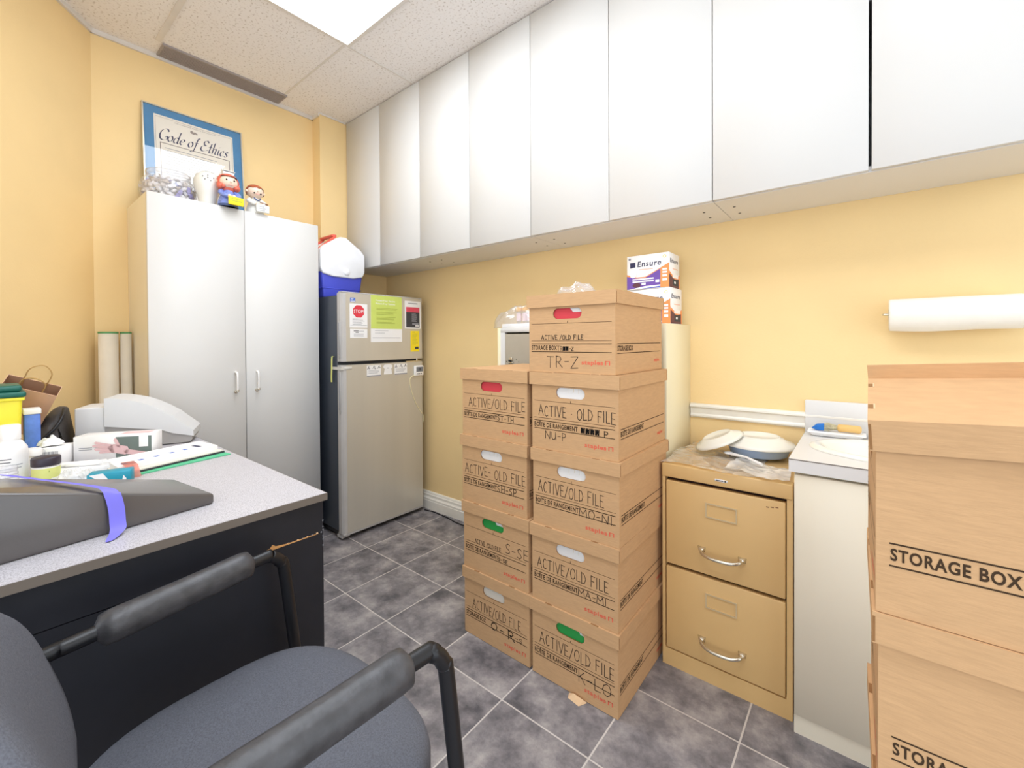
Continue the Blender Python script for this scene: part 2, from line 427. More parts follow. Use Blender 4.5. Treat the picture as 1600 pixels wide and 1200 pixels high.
class MB:
    """collects shapes and links them as one mesh object; points given in world space, off = the thing's base"""

    def __init__(s, off=(0, 0, 0)):
        s.v = []; s.f = []; s.m = []; s.sm = []; s.mats = []; s.off = Vector(off)
        s.tf = None

    def slot(s, mat):
        if mat not in s.mats:
            s.mats.append(mat)
        return s.mats.index(mat)

    def add(s, verts, faces, mat, smooth=False):
        b = len(s.v); k = s.slot(mat)
        for p in verts:
            p = Vector(p)
            if s.tf is not None:
                p = s.tf @ p
            s.v.append(p - s.off)
        for f in faces:
            s.f.append(tuple(b + i for i in f)); s.m.append(k); s.sm.append(smooth)

    def box(s, lo, hi, mat):
        (a, b, c), (d, e, g) = lo, hi
        s.add([(a, b, c), (d, b, c), (d, e, c), (a, e, c), (a, b, g), (d, b, g), (d, e, g), (a, e, g)],
              [(0, 3, 2, 1), (4, 5, 6, 7), (0, 1, 5, 4), (1, 2, 6, 5), (2, 3, 7, 6), (3, 0, 4, 7)], mat)

    def rbox(s, lo, hi, r, mat, seg=3):
        bm = bmesh.new()
        bmesh.ops.create_cube(bm, size=1)
        lo, hi = Vector(lo), Vector(hi)
        for v in bm.verts:
            v.co = Vector((lo[i] + (v.co[i] + .5) * (hi[i] - lo[i]) for i in range(3)))
        bmesh.ops.bevel(bm, geom=bm.edges[:], offset=r, segments=seg, affect='EDGES', profile=.5)
        s.bm(bm, mat, True)

    def bm(s, bm, mat, smooth=False):
        bm.verts.index_update()
        big = max((f.calc_area() for f in bm.faces), default=0)
        b = len(s.v)
        s.add([v.co.copy() for v in bm.verts], [], mat)
        k = s.slot(mat)
        for f in bm.faces:
            s.f.append(tuple(b + v.index for v in f.verts)); s.m.append(k)
            s.sm.append(smooth)
        bm.free()

    def hull(s, pts, r, mat, seg=3):
        """convex solid with rounded edges"""
        bm = bmesh.new()
        for p in pts:
            bm.verts.new(p)
        bmesh.ops.convex_hull(bm, input=bm.verts[:])
        bmesh.ops.dissolve_limit(bm, angle_limit=.02, verts=bm.verts[:], edges=bm.edges[:])
        if r:
            bmesh.ops.bevel(bm, geom=bm.edges[:], offset=r, segments=seg, affect='EDGES', profile=.5)
        s.bm(bm, mat, bool(r))

    def prism(s, poly, fn, t0, t1, mat, smooth=False):
        """poly: 2-D outline (counter-clockwise); fn(x, y, t) -> point"""
        n = len(poly)
        vs = [fn(x, y, t0) for x, y in poly] + [fn(x, y, t1) for x, y in poly]
        s.add(vs, [tuple(range(n - 1, -1, -1)), tuple(range(n, 2 * n))], mat)
        s.add(vs, [(i, (i + 1) % n, n + (i + 1) % n, n + i) for i in range(n)], mat, smooth)

    def tube(s, path, r, mat, n=12, caps=True, closed=False):
        P = [Vector(p) for p in path]
        N = len(P)
        rs = r if isinstance(r, (list, tuple)) else [r] * N
        vs = []
        up = None
        for i in range(N):
            if closed:
                t = (P[(i + 1) % N] - P[i - 1])
            else:
                t = P[min(i + 1, N - 1)] - P[max(i - 1, 0)]
            t.normalize()
            if up is None:
                up = Vector((0, 0, 1)) if abs(t.z) < .9 else Vector((1, 0, 0))
            a = t.cross(up)
            if a.length < 1e-5:
                a = t.cross(Vector((0, 1, 0)))
            a.normalize(); b = a.cross(t); up = b
            for k in range(n):
                w = 2 * pi * k / n
                vs.append(P[i] + rs[i] * (math.cos(w) * a + math.sin(w) * b))
        fs = []
        for i in range(N if closed else N - 1):
            j = (i + 1) % N
            for k in range(n):
                fs.append((i * n + k, i * n + (k + 1) % n, j * n + (k + 1) % n, j * n + k))
        s.add(vs, fs, mat, True)
        if caps and not closed:
            s.add([vs[k] for k in range(n)], [tuple(range(n - 1, -1, -1))], mat)
            s.add([vs[(N - 1) * n + k] for k in range(n)], [tuple(range(n))], mat)

    def lathe(s, prof, mat, c=(0, 0, 0), n=32, sx=1.0, sy=1.0, cap=True, M4=None):
        c = Vector(c)
        vs = []
        for r, z in prof:
            for k in range(n):
                w = 2 * pi * k / n
                p = Vector((r * sx * math.cos(w), r * sy * math.sin(w), z))
                vs.append((M4 @ p if M4 else p) + c)
        fs = []
        for i in range(len(prof) - 1):
            for k in range(n):
                fs.append((i * n + k, i * n + (k + 1) % n, (i + 1) * n + (k + 1) % n, (i + 1) * n + k))
        s.add(vs, fs, mat, True)
        if cap:
            if prof[0][0] > 1e-4:
                s.add(vs[:n], [tuple(range(n - 1, -1, -1))], mat)
            if prof[-1][0] > 1e-4:
                s.add(vs[-n:], [tuple(range(n))], mat)

    def ball(s, c, r, mat, n=20, m=12, rx=1, ry=1, rz=1, M4=None):
        s.lathe([(max(1e-5, r * math.sin(pi * i / m)), -r * rz * math.cos(pi * i / m)) for i in range(m + 1)], mat, c, n, rx, ry, False, M4)

    def grid(s, fn, nu, nv, mat, smooth=True):
        vs = [fn(i / nu, j / nv) for j in range(nv + 1) for i in range(nu + 1)]
        fs = [(j * (nu + 1) + i, j * (nu + 1) + i + 1, (j + 1) * (nu + 1) + i + 1, (j + 1) * (nu + 1) + i) for j in range(nv) for i in range(nu)]
        s.add(vs, fs, mat, smooth)

    def quad(s, o, ux, uy, w, h, mat):
        o, ux, uy = Vector(o), Vector(ux), Vector(uy)
        s.add([o, o + ux * w, o + ux * w + uy * h, o + uy * h], [(0, 1, 2, 3)], mat)

    def text(s, st, o, ux, uy, w, h, mat, bold=0.0, shear=0.0):
        vs, fs = glyph(st, bold, shear)
        hv, _ = glyph('H', bold, 0.0)
        if not vs:
            return
        x0 = min(v.x for v in vs); x1 = max(v.x for v in vs)
        y0 = min(v.y for v in hv); y1 = max(v.y for v in hv)
        o, ux, uy = Vector(o), Vector(ux), Vector(uy)
        s.add([o + ux * ((v.x - x0) / (x1 - x0) * w) + uy * ((v.y - y0) / (y1 - y0) * h) for v in vs], fs, mat)

    def pen(s, st, o, ux, uy, w, h, th, mat, wob=.05):
        o, ux, uy = Vector(o), Vector(ux), Vector(uy)
        gap = .22
        tot = sum(PEN[c][0] + gap for c in st) - gap
        x = 0
        asp = w / tot
        for c in st:
            cw, strokes = PEN[c]
            dy = random.uniform(-wob, wob)
            for sk in strokes:
                pts = [Vector(((x + px * cw) * asp, (py + dy + random.uniform(-wob, wob) * .4) * h)) for px, py in sk]
                for a, b in zip(pts, pts[1:]):
                    d = (b - a)
                    if d.length < 1e-6:
                        continue
                    d.normalize()
                    nn = Vector((-d.y, d.x)) * th * .5
                    e = d * th * .35
                    q = [a - e - nn, b + e - nn, b + e + nn, a - e + nn]
                    s.add([o + ux * p.x + uy * p.y for p in q], [(0, 1, 2, 3)], mat)
            x += cw + gap

    def nib(s, st, o, ux, uy, w, h, th, mat, slant=.3):
        """broad-nib italic lettering"""
        o, ux, uy = Vector(o), Vector(ux), Vector(uy)
        tot = sum(NIB[c][0] for c in st)
        k = w / (tot * h)
        nb = Vector((math.cos(.55), math.sin(.55))) * th * .5
        x = 0
        for c in st:
            for sk in NIB[c][1]:
                pts = spl([((x + px) * h * k + slant * py * h, py * h, 0) for px, py in sk], 5) if len(sk) > 2 else [Vector(((x + px) * h * k + slant * py * h, py * h, 0)) for px, py in sk]
                for a, b in zip(pts, pts[1:]):
                    q = [a.xy - nb, b.xy - nb, b.xy + nb, a.xy + nb]
                    s.add([o + ux * p.x + uy * p.y for p in q], [(0, 1, 2, 3)], mat)
            x += NIB[c][0]

    def build(s, name, parent=None, label=None):
        me = bpy.data.meshes.new(name)
        me.from_pydata([tuple(p) for p in s.v], [], s.f)
        for m in s.mats:
            me.materials.append(m)
        me.polygons.foreach_set('material_index', s.m)
        me.polygons.foreach_set('use_smooth', s.sm)
        me.update()
        o = bpy.data.objects.new(name, me)
        COL.objects.link(o)
        if parent is not None:
            o.parent = parent
        else:
            o.location = s.off
        if label:
            o['label'] = label
        return o


def thing(name, label, cat, loc, rz=0.0, group=None, rot=None):
    o = bpy.data.objects.new(name, None)
    o.empty_display_size = 0.05
    COL.objects.link(o)
    o.location = loc
    o.rotation_euler = rot if rot else (0, 0, rz)
    o['label'] = label
    o['category'] = cat
    if group:
        o['group'] = group
    return o


def tag(o, label, cat, group=None):
    o['label'] = label
    o['category'] = cat
    if group:
        o['group'] = group
    return o


def struct(o):
    o['kind'] = 'structure'
    return o


def panel_hole(mb, rect, hole, fn, t0, t1, mat, matedge=None):
    """flat panel with one hole; rect (x0,y0,x1,y1), hole = (cx, cy, hx, hy, 'stadium'|'ellipse')"""
    x0, y0, x1, y1 = rect
    cx, cy, hx, hy, kind = hole
    angs = sorted(set([2 * pi * k / 64 for k in range(64)] + [math.atan2(y - cy, x - cx) % (2 * pi) for x in (x0, x1) for y in (y0, y1)]))
    inn, out = [], []
    for a in angs:
        c, s_ = math.cos(a), math.sin(a)
        if kind == 'ellipse':
            inn.append((cx + hx * c, cy + hy * s_))
        else:
            L = hx - hy
            # ray / stadium
            t = hy / abs(s_) if abs(s_) > 1e-6 else 1e9
            if abs(t * c) > L:
                sg = 1 if c > 0 else -1
                q = sg * L
                bq = -2 * c * q; cq = q * q - hy * hy
                t = (-bq + math.sqrt(max(0, bq * bq - 4 * cq))) / 2
            inn.append((cx + t * c, cy + t * s_))
        ts = []
        if abs(c) > 1e-9:
            ts.append(((x1 if c > 0 else x0) - cx) / c)
        if abs(s_) > 1e-9:
            ts.append(((y1 if s_ > 0 else y0) - cy) / s_)
        t = min(ts)
        out.append((cx + t * c, cy + t * s_))
    n = len(angs)
    for t, fl in ((t0, False), (t1, True)):
        vs = [fn(*p, t) for p in inn] + [fn(*p, t) for p in out]
        fs = [(i, n + i, n + (i + 1) % n, (i + 1) % n) for i in range(n)]
        if not fl:
            fs = [tuple(reversed(f)) for f in fs]
        mb.add(vs, fs, mat)
    vs = [fn(*p, t0) for p in inn] + [fn(*p, t1) for p in inn]
    mb.add(vs, [(i, (i + 1) % n, n + (i + 1) % n, n + i) for i in range(n)], matedge or mat)
    vs = [fn(*p, t0) for p in out] + [fn(*p, t1) for p in out]
    mb.add(vs, [(i, (i + 1) % n, n + (i + 1) % n, n + i) for i in range(n)], mat)


def spl(pts, k=6):
    """Catmull-Rom through points"""
    P = [Vector(p) for p in pts]
    out = []
    for i in range(len(P) - 1):
        a = P[max(i - 1, 0)]; b = P[i]; c = P[i + 1]; d = P[min(i + 2, len(P) - 1)]
        for j in range(k):
            t = j / k
            out.append(.5 * ((2 * b) + (c - a) * t + (2 * a - 5 * b + 4 * c - d) * t * t + (3 * b - a - 3 * c + d) * t ** 3))
    out.append(P[-1])
    return out
# ------------------------------------------------------------------ room shell
ZC = 2.622
YW = 0.897
b = MB(); b.box((-1.3, -3.2, -0.1), (4.2, 1.05, 0.0), M['floor']); struct(b.build('floor'))
b = MB(); b.box((-1.3, -3.2, ZC), (4.2, 1.05, ZC + 0.08), M['ceil']); struct(b.build('ceiling'))
b = MB(); b.box((-0.85, YW, 0), (4.2, YW + 0.1, ZC), M['wall']); struct(b.build('wall_right'))
b = MB(); b.box((-0.85, -0.70, 0), (-0.745, 0.396, ZC), M['wall']); b.box((-0.85, 0.396, 0), (-0.65, YW, ZC), M['wall'])
struct(b.build('wall_back'))
b = MB()
p0 = Vector((-0.745, -0.675)); dr = Vector((0.782, -0.623)); nn = Vector((-0.623, -0.782)) * 0.1
p1 = p0 + dr * 1.7
b.prism([(p0.x, p0.y), ((p0 + nn).x, (p0 + nn).y), ((p1 + nn).x, (p1 + nn).y), (p1.x, p1.y)], lambda x, y, t: (x, y, t), 0, ZC, M['wall'])
struct(b.build('wall_left'))

# baseboard and chair rail on the right wall: moulded profiles run along x
def moulding(name, prof, x0, x1, mat):
    b = MB()
    b.prism([(YW - d, z) for d, z in prof], lambda y, z, t: (t, y, z), x0, x1, mat)
    return struct(b.build(name))


moulding('baseboard_right', [(0, 0), (0, .112), (.006, .112), (.010, .106), (.012, .098), (.016, .094), (.016, .080), (.020, .074), (.024, .070), (.024, .058), (.026, .056), (.026, 0)][::-1], -0.645, 1.0, M['trimw'])
moulding('trim_1', [(0, .800), (0, .858), (.006, .860), (.016, .858), (.022, .852), (.022, .846), (.014, .840), (.012, .828), (.010, .818), (.014, .812), (.014, .806), (.008, .800)][::-1], 1.533, 4.2, M['trimw'])

# ceiling grid bars and the wall angle that carries the tiles
def bar(name, lo, hi):
    b = MB(); b.box(lo, hi, M['tbar']); struct(b.build(name))


bar('trim_2', (-0.60, -0.462, ZC - .006), (0.08, -0.438, ZC))
bar('trim_3', (-0.60, 0.151, ZC - .003), (0.085, 0.161, ZC))
bar('trim_4', (0.072, 0.178, ZC - .003), (0.080, 0.578, ZC))
bar('trim_5', (-0.745, -0.675, ZC - .022), (-0.733, 0.396, ZC))
bar('trim_6', (-0.65, 0.396, ZC - .010), (-0.644, 0.578, ZC))
bar('trim_7', (-0.745, 0.386, ZC - .022), (-0.65, 0.396, ZC))
b = MB()
q0 = p0 + Vector((.623, .782)) * .012
b.prism([(p0.x, p0.y), (p1.x, p1.y), ((p1 - nn * .12).x, (p1 - nn * .12).y), (q0.x, q0.y)], lambda x, y, t: (x, y, t), ZC - .022, ZC, M['tbar'])
struct(b.build('trim_8'))

# ------------------------------------------------------------------ ceiling light and air vent
def ceiling_light(x0, y0, label):
    x1, y1 = x0 + 1.21, y0 + 0.605
    t = thing('ceiling_light', label, 'ceiling light', ((x0 + x1) / 2, (y0 + y1) / 2, ZC))
    f = MB(t.location)
    w = .018
    for lo, hi in (((x0, y0), (x1, y0 + w)), ((x0, y1 - w), (x1, y1)), ((x0, y0 + w), (x0 + w, y1 - w)), ((x1 - w, y0 + w), (x1, y1 - w))):
        f.box((*lo, ZC - .012), (*hi, ZC), M['tbar'])
    f.build('frame', t)
    d = MB(t.location)
    d.box((x0 + w, y0 + w, ZC - .008), (x1 - w, y1 - w, ZC - .001), M['diff'])
    d.build('diffuser', t)


ceiling_light(0.085, -0.432, 'bright recessed fluorescent ceiling panel above the middle of the room')
ceiling_light(1.295, -1.04, 'second recessed fluorescent ceiling panel, overhead and out of the picture')

vt = thing('air_vent', 'long narrow brown-grey slatted air vent in the ceiling along the yellow wall', 'air vent', (-0.665, -0.13, ZC))
f = MB(vt.location)
x0, x1, y0, y1 = -0.728, -0.605, -0.43, 0.172
for lo, hi in (((x0, y0), (x1, y0 + .008)), ((x0, y1 - .008), (x1, y1)), ((x0, y0 + .008), (x0 + .008, y1 - .008)), ((x1 - .008, y0 + .008), (x1, y1 - .008))):
    f.box((*lo, ZC - .010), (*hi, ZC), M['vent'])
f.build('frame', vt)
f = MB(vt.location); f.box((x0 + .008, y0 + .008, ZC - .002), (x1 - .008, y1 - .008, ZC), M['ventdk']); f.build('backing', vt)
f = MB(vt.location)
for k in range(9):
    xx = x0 + .012 + k * .0118
    f.box((xx, y0 + .008, ZC - .009), (xx + .006, y1 - .008, ZC - .002), M['vent'])
for k in range(38):
    yy = y0 + .015 + k * .0155
    f.box((x0 + .008, yy, ZC - .006), (x1 - .008, yy + .003, ZC - .003), M['vent'])
f.build('grille', vt)

# ------------------------------------------------------------------ wall cabinets
ZB = 1.606
YF = 0.58
doors = [-0.645, -0.26, 0.130, 0.528, 0.919, 1.309, 1.697, 2.116, 2.53, 2.95]
units = [(0, 2, 'two-door white wall cabinet at the far left end above the fridge'),
         (2, 4, 'two-door white wall cabinet second from the far left end of the row'),
         (4, 6, 'two-door white wall cabinet above the stacked file boxes'),
         (6, 8, 'wide two-door white wall cabinet above the sink, nearest, with a dark gap between doors')]
holes = [(.077, .70), (.176, .703), (.072, .796), (.169, .806), (.864, .70), (.968, .70), (.864, .794), (.963, .803), (1.637, .704), (1.636, .792), (1.741, .70), (1.739, .80)]
for a, c, lab in units:
    xa, xb = doors[a], doors[c]
    t = thing('wall_cabinet', lab, 'cabinet', ((xa + xb) / 2, YW - .15, ZB), group='white cabinets along the top of the right wall')
    m = MB(t.location)
    ya = YF + .0188
    m.box((xa + .001, ya, ZB), (xb - .001, YW - .001, ZB + .018), M['white'])
    m.box((xa + .001, ya, ZC - .019), (xb - .001, YW - .001, ZC - .001), M['white'])
    m.box((xa + .001, ya, ZB + .018), (xa + .010, YW - .001, ZC - .019), M['white'])
    m.box((xb - .010, ya, ZB + .018), (xb - .001, YW - .001, ZC - .019), M['white'])
    m.box((xa + .010, YW - .007, ZB + .018), (xb - .010, YW - .001, ZC - .019), M['white'])
    m.box((xa + .010, ya + .03, (ZB + ZC) / 2), (xb - .010, YW - .008, (ZB + ZC) / 2 + .018), M['white'])
    for hx, hy in holes:
        if xa < hx < xb:
            m.lathe([(.005, -.0008), (.005, .0001)], M['inkd'], (hx, hy, ZB), 12)
    m.build('carcass', t)
    for k in range(a, c):
        g0, g1 = (.0017, .0017)
        if k == 6: g1 = .0035
        if k == 7: g0 = .0035
        d = MB(t.location)
        d.rbox((doors[k] + g0, YF, ZB + .002), (doors[k + 1] - g1, YF + .018, ZC - .006), .0012, M['whited'], 1)
        d.build('door', t)

# ------------------------------------------------------------------ tall white cupboard
XC = -0.355
t = thing('tall_cupboard', 'tall white two-door cupboard between the desk and the fridge', 'cupboard', (-0.55, -0.16, 0))
m = MB(t.location)
m.box((-0.744, -0.55, .06), (XC - .020, -0.532, 1.80), M['creamw'])
m.box((-0.744, 0.210, .06), (XC - .020, 0.228, 1.80), M['creamw'])
m.box((-0.744, -0.532, 1.782), (XC - .020, 0.210, 1.80), M['creamw'])
m.box((-0.744, -0.532, .06), (XC - .020, 0.210, .078), M['creamw'])
m.box((-0.744, -0.532, .078), (-0.738, 0.210, 1.782), M['creamw'])
m.box((-0.73, -0.55, 0), (XC - .05, 0.228, .06), M['creamw'])
for z in (.5, .95, 1.4):
    m.box((-0.738, -0.532, z), (XC - .03, 0.210, z + .018), M['creamw'])
m.build('carcass', t)
for ya, yb, hy in ((-0.550, -0.1610, -0.208), (-0.1580, 0.228, -0.110)):
    d = MB(t.location); d.rbox((XC - .018, ya, .065), (XC, yb, 1.802), .0015, M['whited'], 1)
    d = d.build('door', t)
    h = MB(t.location)
    h.tube(spl([(XC, hy, .878), (XC + .022, hy, .882), (XC + .028, hy, .90), (XC + .028, hy, .955), (XC + .022, hy, .972), (XC, hy, .977)], 4), .005, M['whpl'], 10)
    h.lathe([(.008, -.002), (.008, .003)], M['chrome'], (XC + .002, hy, .878), 12, M4=Matrix.Rotation(pi / 2, 4, 'Y'))
    h.lathe([(.007, -.004), (.007, .004)], M['chrome'], (XC + .027, hy, .884), 12)
    hb = h.build('handle', d)

# ------------------------------------------------------------------ things on top of the cupboard
ZT = 1.8025
# framed certificate leaning on the wall
th = math.radians(5.6)
t = thing('framed_certificate', 'blue-matted framed certificate reading Code of Ethics, leaning on the yellow wall', 'framed certificate', (-0.683, -0.265, ZT), rot=(0, 0, 0))
lean = Matrix.Rotation(-th, 4, 'Y')
Wd, Ht = 0.456, 0.556


def on_board(fn_depth=0.0):
    b = MB(); b.tf = lean
    return b


def brd(d, x, z):      # local board coordinates: x across (from the left), z up, d out of the picture
    return (d, x - Wd / 2, z)


f = on_board()
fw = .006
for (xa, za, xb, zb) in ((0, 0, Wd, fw), (0, Ht - fw, Wd, Ht), (0, fw, fw, Ht - fw), (Wd - fw, fw, Wd, Ht - fw)):
    f.box(brd(-.006, xa, za), brd(.008, xb, zb), M['frameal'])
f.build('frame', t)
f = on_board()
f.box(brd(-.004, fw, fw), brd(0, Wd - fw, Ht - fw), M['matblue'])
f.build('mat_board', t)
f = on_board()
f.box(brd(0, .048, .05), brd(.0008, Wd - .048, Ht - .045), M['papercream'])
uy = (0, 0, 1); ux = (0, 1, 0)
PW = Wd - .096
d = .0014
f.text('THE CANADIAN MEDICAL ASSOCIATION', brd(d, .135, .488), ux, uy, .19, .006, M['certline'])
for k in range(4):
    f.lathe([(.008 - .001 * k, 0), (.001, .0004)], M['certline'], brd(d, .212 + .007 * k, .468 - .003 * (k % 2)), 10, M4=Matrix.Rotation(pi / 2, 4, 'Y'))
f.nib('Code of Ethics', brd(d, .062, .380), ux, uy, PW - .045, .066, .0074, M['certink'], .28)
f.box(brd(d - .0004, .07, .363), brd(d, Wd - .068, .367), M['certline'])
for xx in (.07, Wd - .072):
    f.box(brd(d - .0004, xx, .10), brd(d, xx + .004, .363), M['certline'])
for k in range(16):
    f.box(brd(d - .0004, .09, .34 - k * .014), brd(d, .09 + .27 * random.uniform(.8, 1), .3425 - k * .014), M['greyprint'])
for xa, za, xb, zb in ((.054, Ht - .056, Wd - .054, Ht - .055), (.054, .056, .055, Ht - .056), (Wd - .055, .056, Wd - .054, Ht - .056)):
    f.box(brd(d - .0004, xa, za), brd(d, xb, zb), M['certline'])
f.build('certificate_sheet', t)
f = on_board()
f.quad(brd(.006, fw, fw), (0, 1, 0), (0, 0, 1), Wd - 2 * fw, Ht - 2 * fw, M['glass'])
f.build('glazing', t)

# jar of sweets
JX, JY = -0.563, -0.424
t = thing('candy_jar', 'wide clear plastic jar full of purple and white wrapped sweets', 'jar', (JX, JY, ZT))
m = MB(t.location)
jp = [(.05, .001), (.09, .004), (.108, .03), (.115, .06), (.112, .095), (.098, .122), (.085, .132), (.084, .150), (.089, .152), (.089, .157), (.082, .157)]
m.lathe(jp, M['clearpl'], (JX, JY, ZT), 48, cap=False)
m.build('body', t)
m = MB(t.location)
m.lathe([(.0845, .136), (.090, .138), (.090, .156), (.0845, .157)], M['clearpl'], (JX, JY, ZT), 48, cap=False)
m.build('rim', t)
n = 0
for lay in range(6):
    zz = .015 + lay * .02
    R = min(.100, .083 + .25 * zz, .100 - max(0, zz - .085) * .9) - .004
    for ring in range(3):
        rr = R - ring * .026
        cnt = int(2 * pi * rr / .027)
        for k in range(cnt):
            if ring == 2 and lay < 5 or n >= 100 and lay < 2:
                continue
            a = 2 * pi * (k + .5 * (lay % 2) + random.uniform(-.15, .15)) / cnt
            n += 1
            if ring == 1 and lay < 4:
                continue
            m = MB((JX, JY, ZT))
            c = (JX + rr * math.cos(a), JY + rr * math.sin(a), ZT + zz + random.uniform(-.003, .003))
            m.tf = Matrix.Translation(c) @ Matrix.Rotation(random.uniform(0, 6), 4, (random.random(), random.random(), random.random()))
            mat = random.choice([M['candyw'], M['candyw'], M['candyp'], M['candyb'], M['candyw']])
            m.hull([(sx * .011, sy * .009, sz * .006) for sx in (-1, 1) for sy in (-1, 1) for sz in (-1, 1)], .003, mat, 1)
            m.add([(.011, -.005, 0), (.019, -.008, .002), (.019, .008, -.002), (.011, .005, 0)], [(0, 1, 2, 3)], mat)
            m.add([(-.011, -.005, 0), (-.019, -.008, .002), (-.019, .008, -.002), (-.011, .005, 0)], [(0, 1, 2, 3)], mat)
            o = m.build('wrapped_candy')
            tag(o, 'small wrapped sweet inside the clear jar on the white cupboard', 'sweet', 'wrapped sweets in the jar')

# white round ceramic shaker
t = thing('ceramic_shaker', 'round white glazed ceramic shaker with tiny holes between the sweet jar and the figurines', 'shaker', (-0.459, -0.289, ZT))
m = MB(t.location)
m.lathe([(.001, .001), (.034, .001), (.038, .012), (.039, .035), (.044, .06), (.053, .085), (.059, .112), (.058, .138), (.048, .162), (.028, .177), (.001, .182)], M['ceram'], t.location, 40)
m.build('body', t)
m = MB(t.location)
for a, h in ((.5, .140), (.1, .150), (-.25, .142), (.3, .125), (-.1, .128), (.1, .138)):
    r = .0605 if h < .145 else .0575
    m.ball((t.location.x + r * math.cos(a - .35), t.location.y + r * math.sin(a - .35), ZT + h), .0025, M['darkprint'], 8, 6)
m.build('holes', t)


def doll(loc, s, girl, label):
    t = thing('ceramic_figurine', label, 'figurine', loc)
    X, Y, Z = loc

    def P(x, y, z):
        return (X + x * s, Y + y * s, Z + z * s)
    m = MB(loc)
    m.lathe([(.045 * s, 0), (.046 * s, .02 * s), (.038 * s, .05 * s), (.024 * s, .082 * s), (.014 * s, .094 * s)], M['dressb'] if girl else M['ceram'], loc, 24)
    m.ball(P(0, 0, .128), .041 * s, M['skin'], 24, 14, 1, 1.08, .92)
    m.ball(P(.041, 0, .124), .0045 * s, M['skin'], 10, 8)
    for sg in (-1, 1):
        m.ball(P(.002, sg * .044, .126), .009 * s, M['skin'], 10, 8)
        m.ball(P(.0375, sg * .017, .133 if girl else .113), .0042 * s, M['inkd'], 10, 8)
        m.tube(spl([P(.004, sg * .03, .082), P(.022, sg * .043, .066), P(.044, sg * .028, .052), P(.052, sg * .012, .048)], 4), [.010 * s] * 9 + [.008 * s] * 4, M['dressb'] if girl else M['ceram'], 10)
        m.ball(P(.055, sg * .010, .047), .010 * s, M['skin'], 12, 8)
    m.tube(spl([P(.038, -.010, .110), P(.041, 0, .107), P(.038, .010, .110)], 3), .0012 * s, M['pink'], 6)
    if girl:
        m.lathe([(.047 * s, .0), (.046 * s, .012 * s)], M['navy'], loc, 24)
    m.build('body', t)
    h = MB(loc)
    if girl:
        def hair(u, v):
            a = 2 * pi * u
            ph = pi * v
            front = math.cos(a) > .35
            r = .046 * s
            lim = (0.42 if front else 1.0)
            ph = ph * lim * .72
            return (X + r * math.sin(ph) * math.cos(a), Y + 1.1 * r * math.sin(ph) * math.sin(a), Z + .128 * s + r * math.cos(ph))
        h.grid(hair, 40, 10, M['hair'])
        for sg in (-1, 1):
            h.ball(P(.010, sg * .037, .104), .017 * s, M['hair'], 14, 10)
            h.ball(P(.026, sg * .030, .100), .010 * s, M['hair'], 14, 10)
        h.ball(P(-.012, 0, .11), .040 * s, M['hair'], 20, 12)
    else:
        def hair(u, v):
            a = 2 * pi * u
            front = math.cos(a) > .2
            r = .0445 * s
            ph = pi * v * (.36 + .02 * math.sin(9 * a) if front else .62)
            return (X + r * math.sin(ph) * math.cos(a), Y + 1.1 * r * math.sin(ph) * math.sin(a), Z + .128 * s + r * math.cos(ph) * .95)
        h.grid(hair, 40, 10, M['hairb'])
    h.build('hair', t)
    if girl:
        c = MB(loc)
        c.prism([(-.022, .166), (.022, .166), (.030, .188), (-.030, .188)], lambda y, z, x: (X + x * s, Y + y * s, Z + z * s), -.012, .014, M['ceram'])
        c.box(P(.0141, -.027, .181), P(.0150, .027, .185), M['darkprint'])
        c.build('cap', t)
    sg = MB(loc)
    col = M['yellow'] if girl else M['ceram']
    off = .012
    sg.rbox(P(.056, -.030 + off, .004), P(.066, .040 + off, .046), .003, col, 2)
    for k, (w0, w1) in enumerate(((-.018, .012), (-.02, .02), (-.012, .016)) if not girl else ((-.018, .022), (-.02, .03))):
        sg.box(P(.0661, w0 + off, .034 - k * .011), P(.0665, w1 + off, .037 - k * .011), M['greyprint'] if not girl else M['olive'])
    sg.build('sign', t)
    if not girl:
        e = MB(loc)
        e.tube([P(.045, .01, .062), P(.050, .05, .056)], .004 * s, M['brownp'], 8)
        e.tube(spl([P(.028, -.016, .088), P(.036, .004, .074), P(.030, .018, .088)], 4), .0035 * s, M['navy'], 8)
        e.build('stick', t)
    return t


doll((-0.371, -0.227, ZT), .97, True, 'small ceramic figurine with red bobbed hair, white cap and a yellow sign')
doll((-0.395, -0.093, ZT), .92, False, 'small ceramic figurine with short auburn hair, white coat and a white sign')

# rolled films behind the desk
for (x, y, r, lab) in ((-0.655, -0.640, .036, 'thicker of two tall white rolls standing between the wall and the cupboard'),
                       (-0.650, -0.578, .021, 'thinner tall white roll standing right against the cupboard side')):
    t = thing('paper_roll', lab, 'roll', (x, y, 0), group='tall rolls beside the cupboard')
    m = MB(t.location); m.lathe([(r - .004, 0), (r, 0), (r, 1.178), (r - .004, 1.178), (r - .004, .4)], M['tubew'], t.location, 32, cap=False)
    sp = []
    m.build('roll', t)
    m = MB(t.location); m.lathe([(r + .0006, 1.171), (r + .0006, 1.1795), (r - .005, 1.1795), (r - .005, 1.16)], M['tubeg'], t.location, 32, cap=False)
    m.build('edge', t)
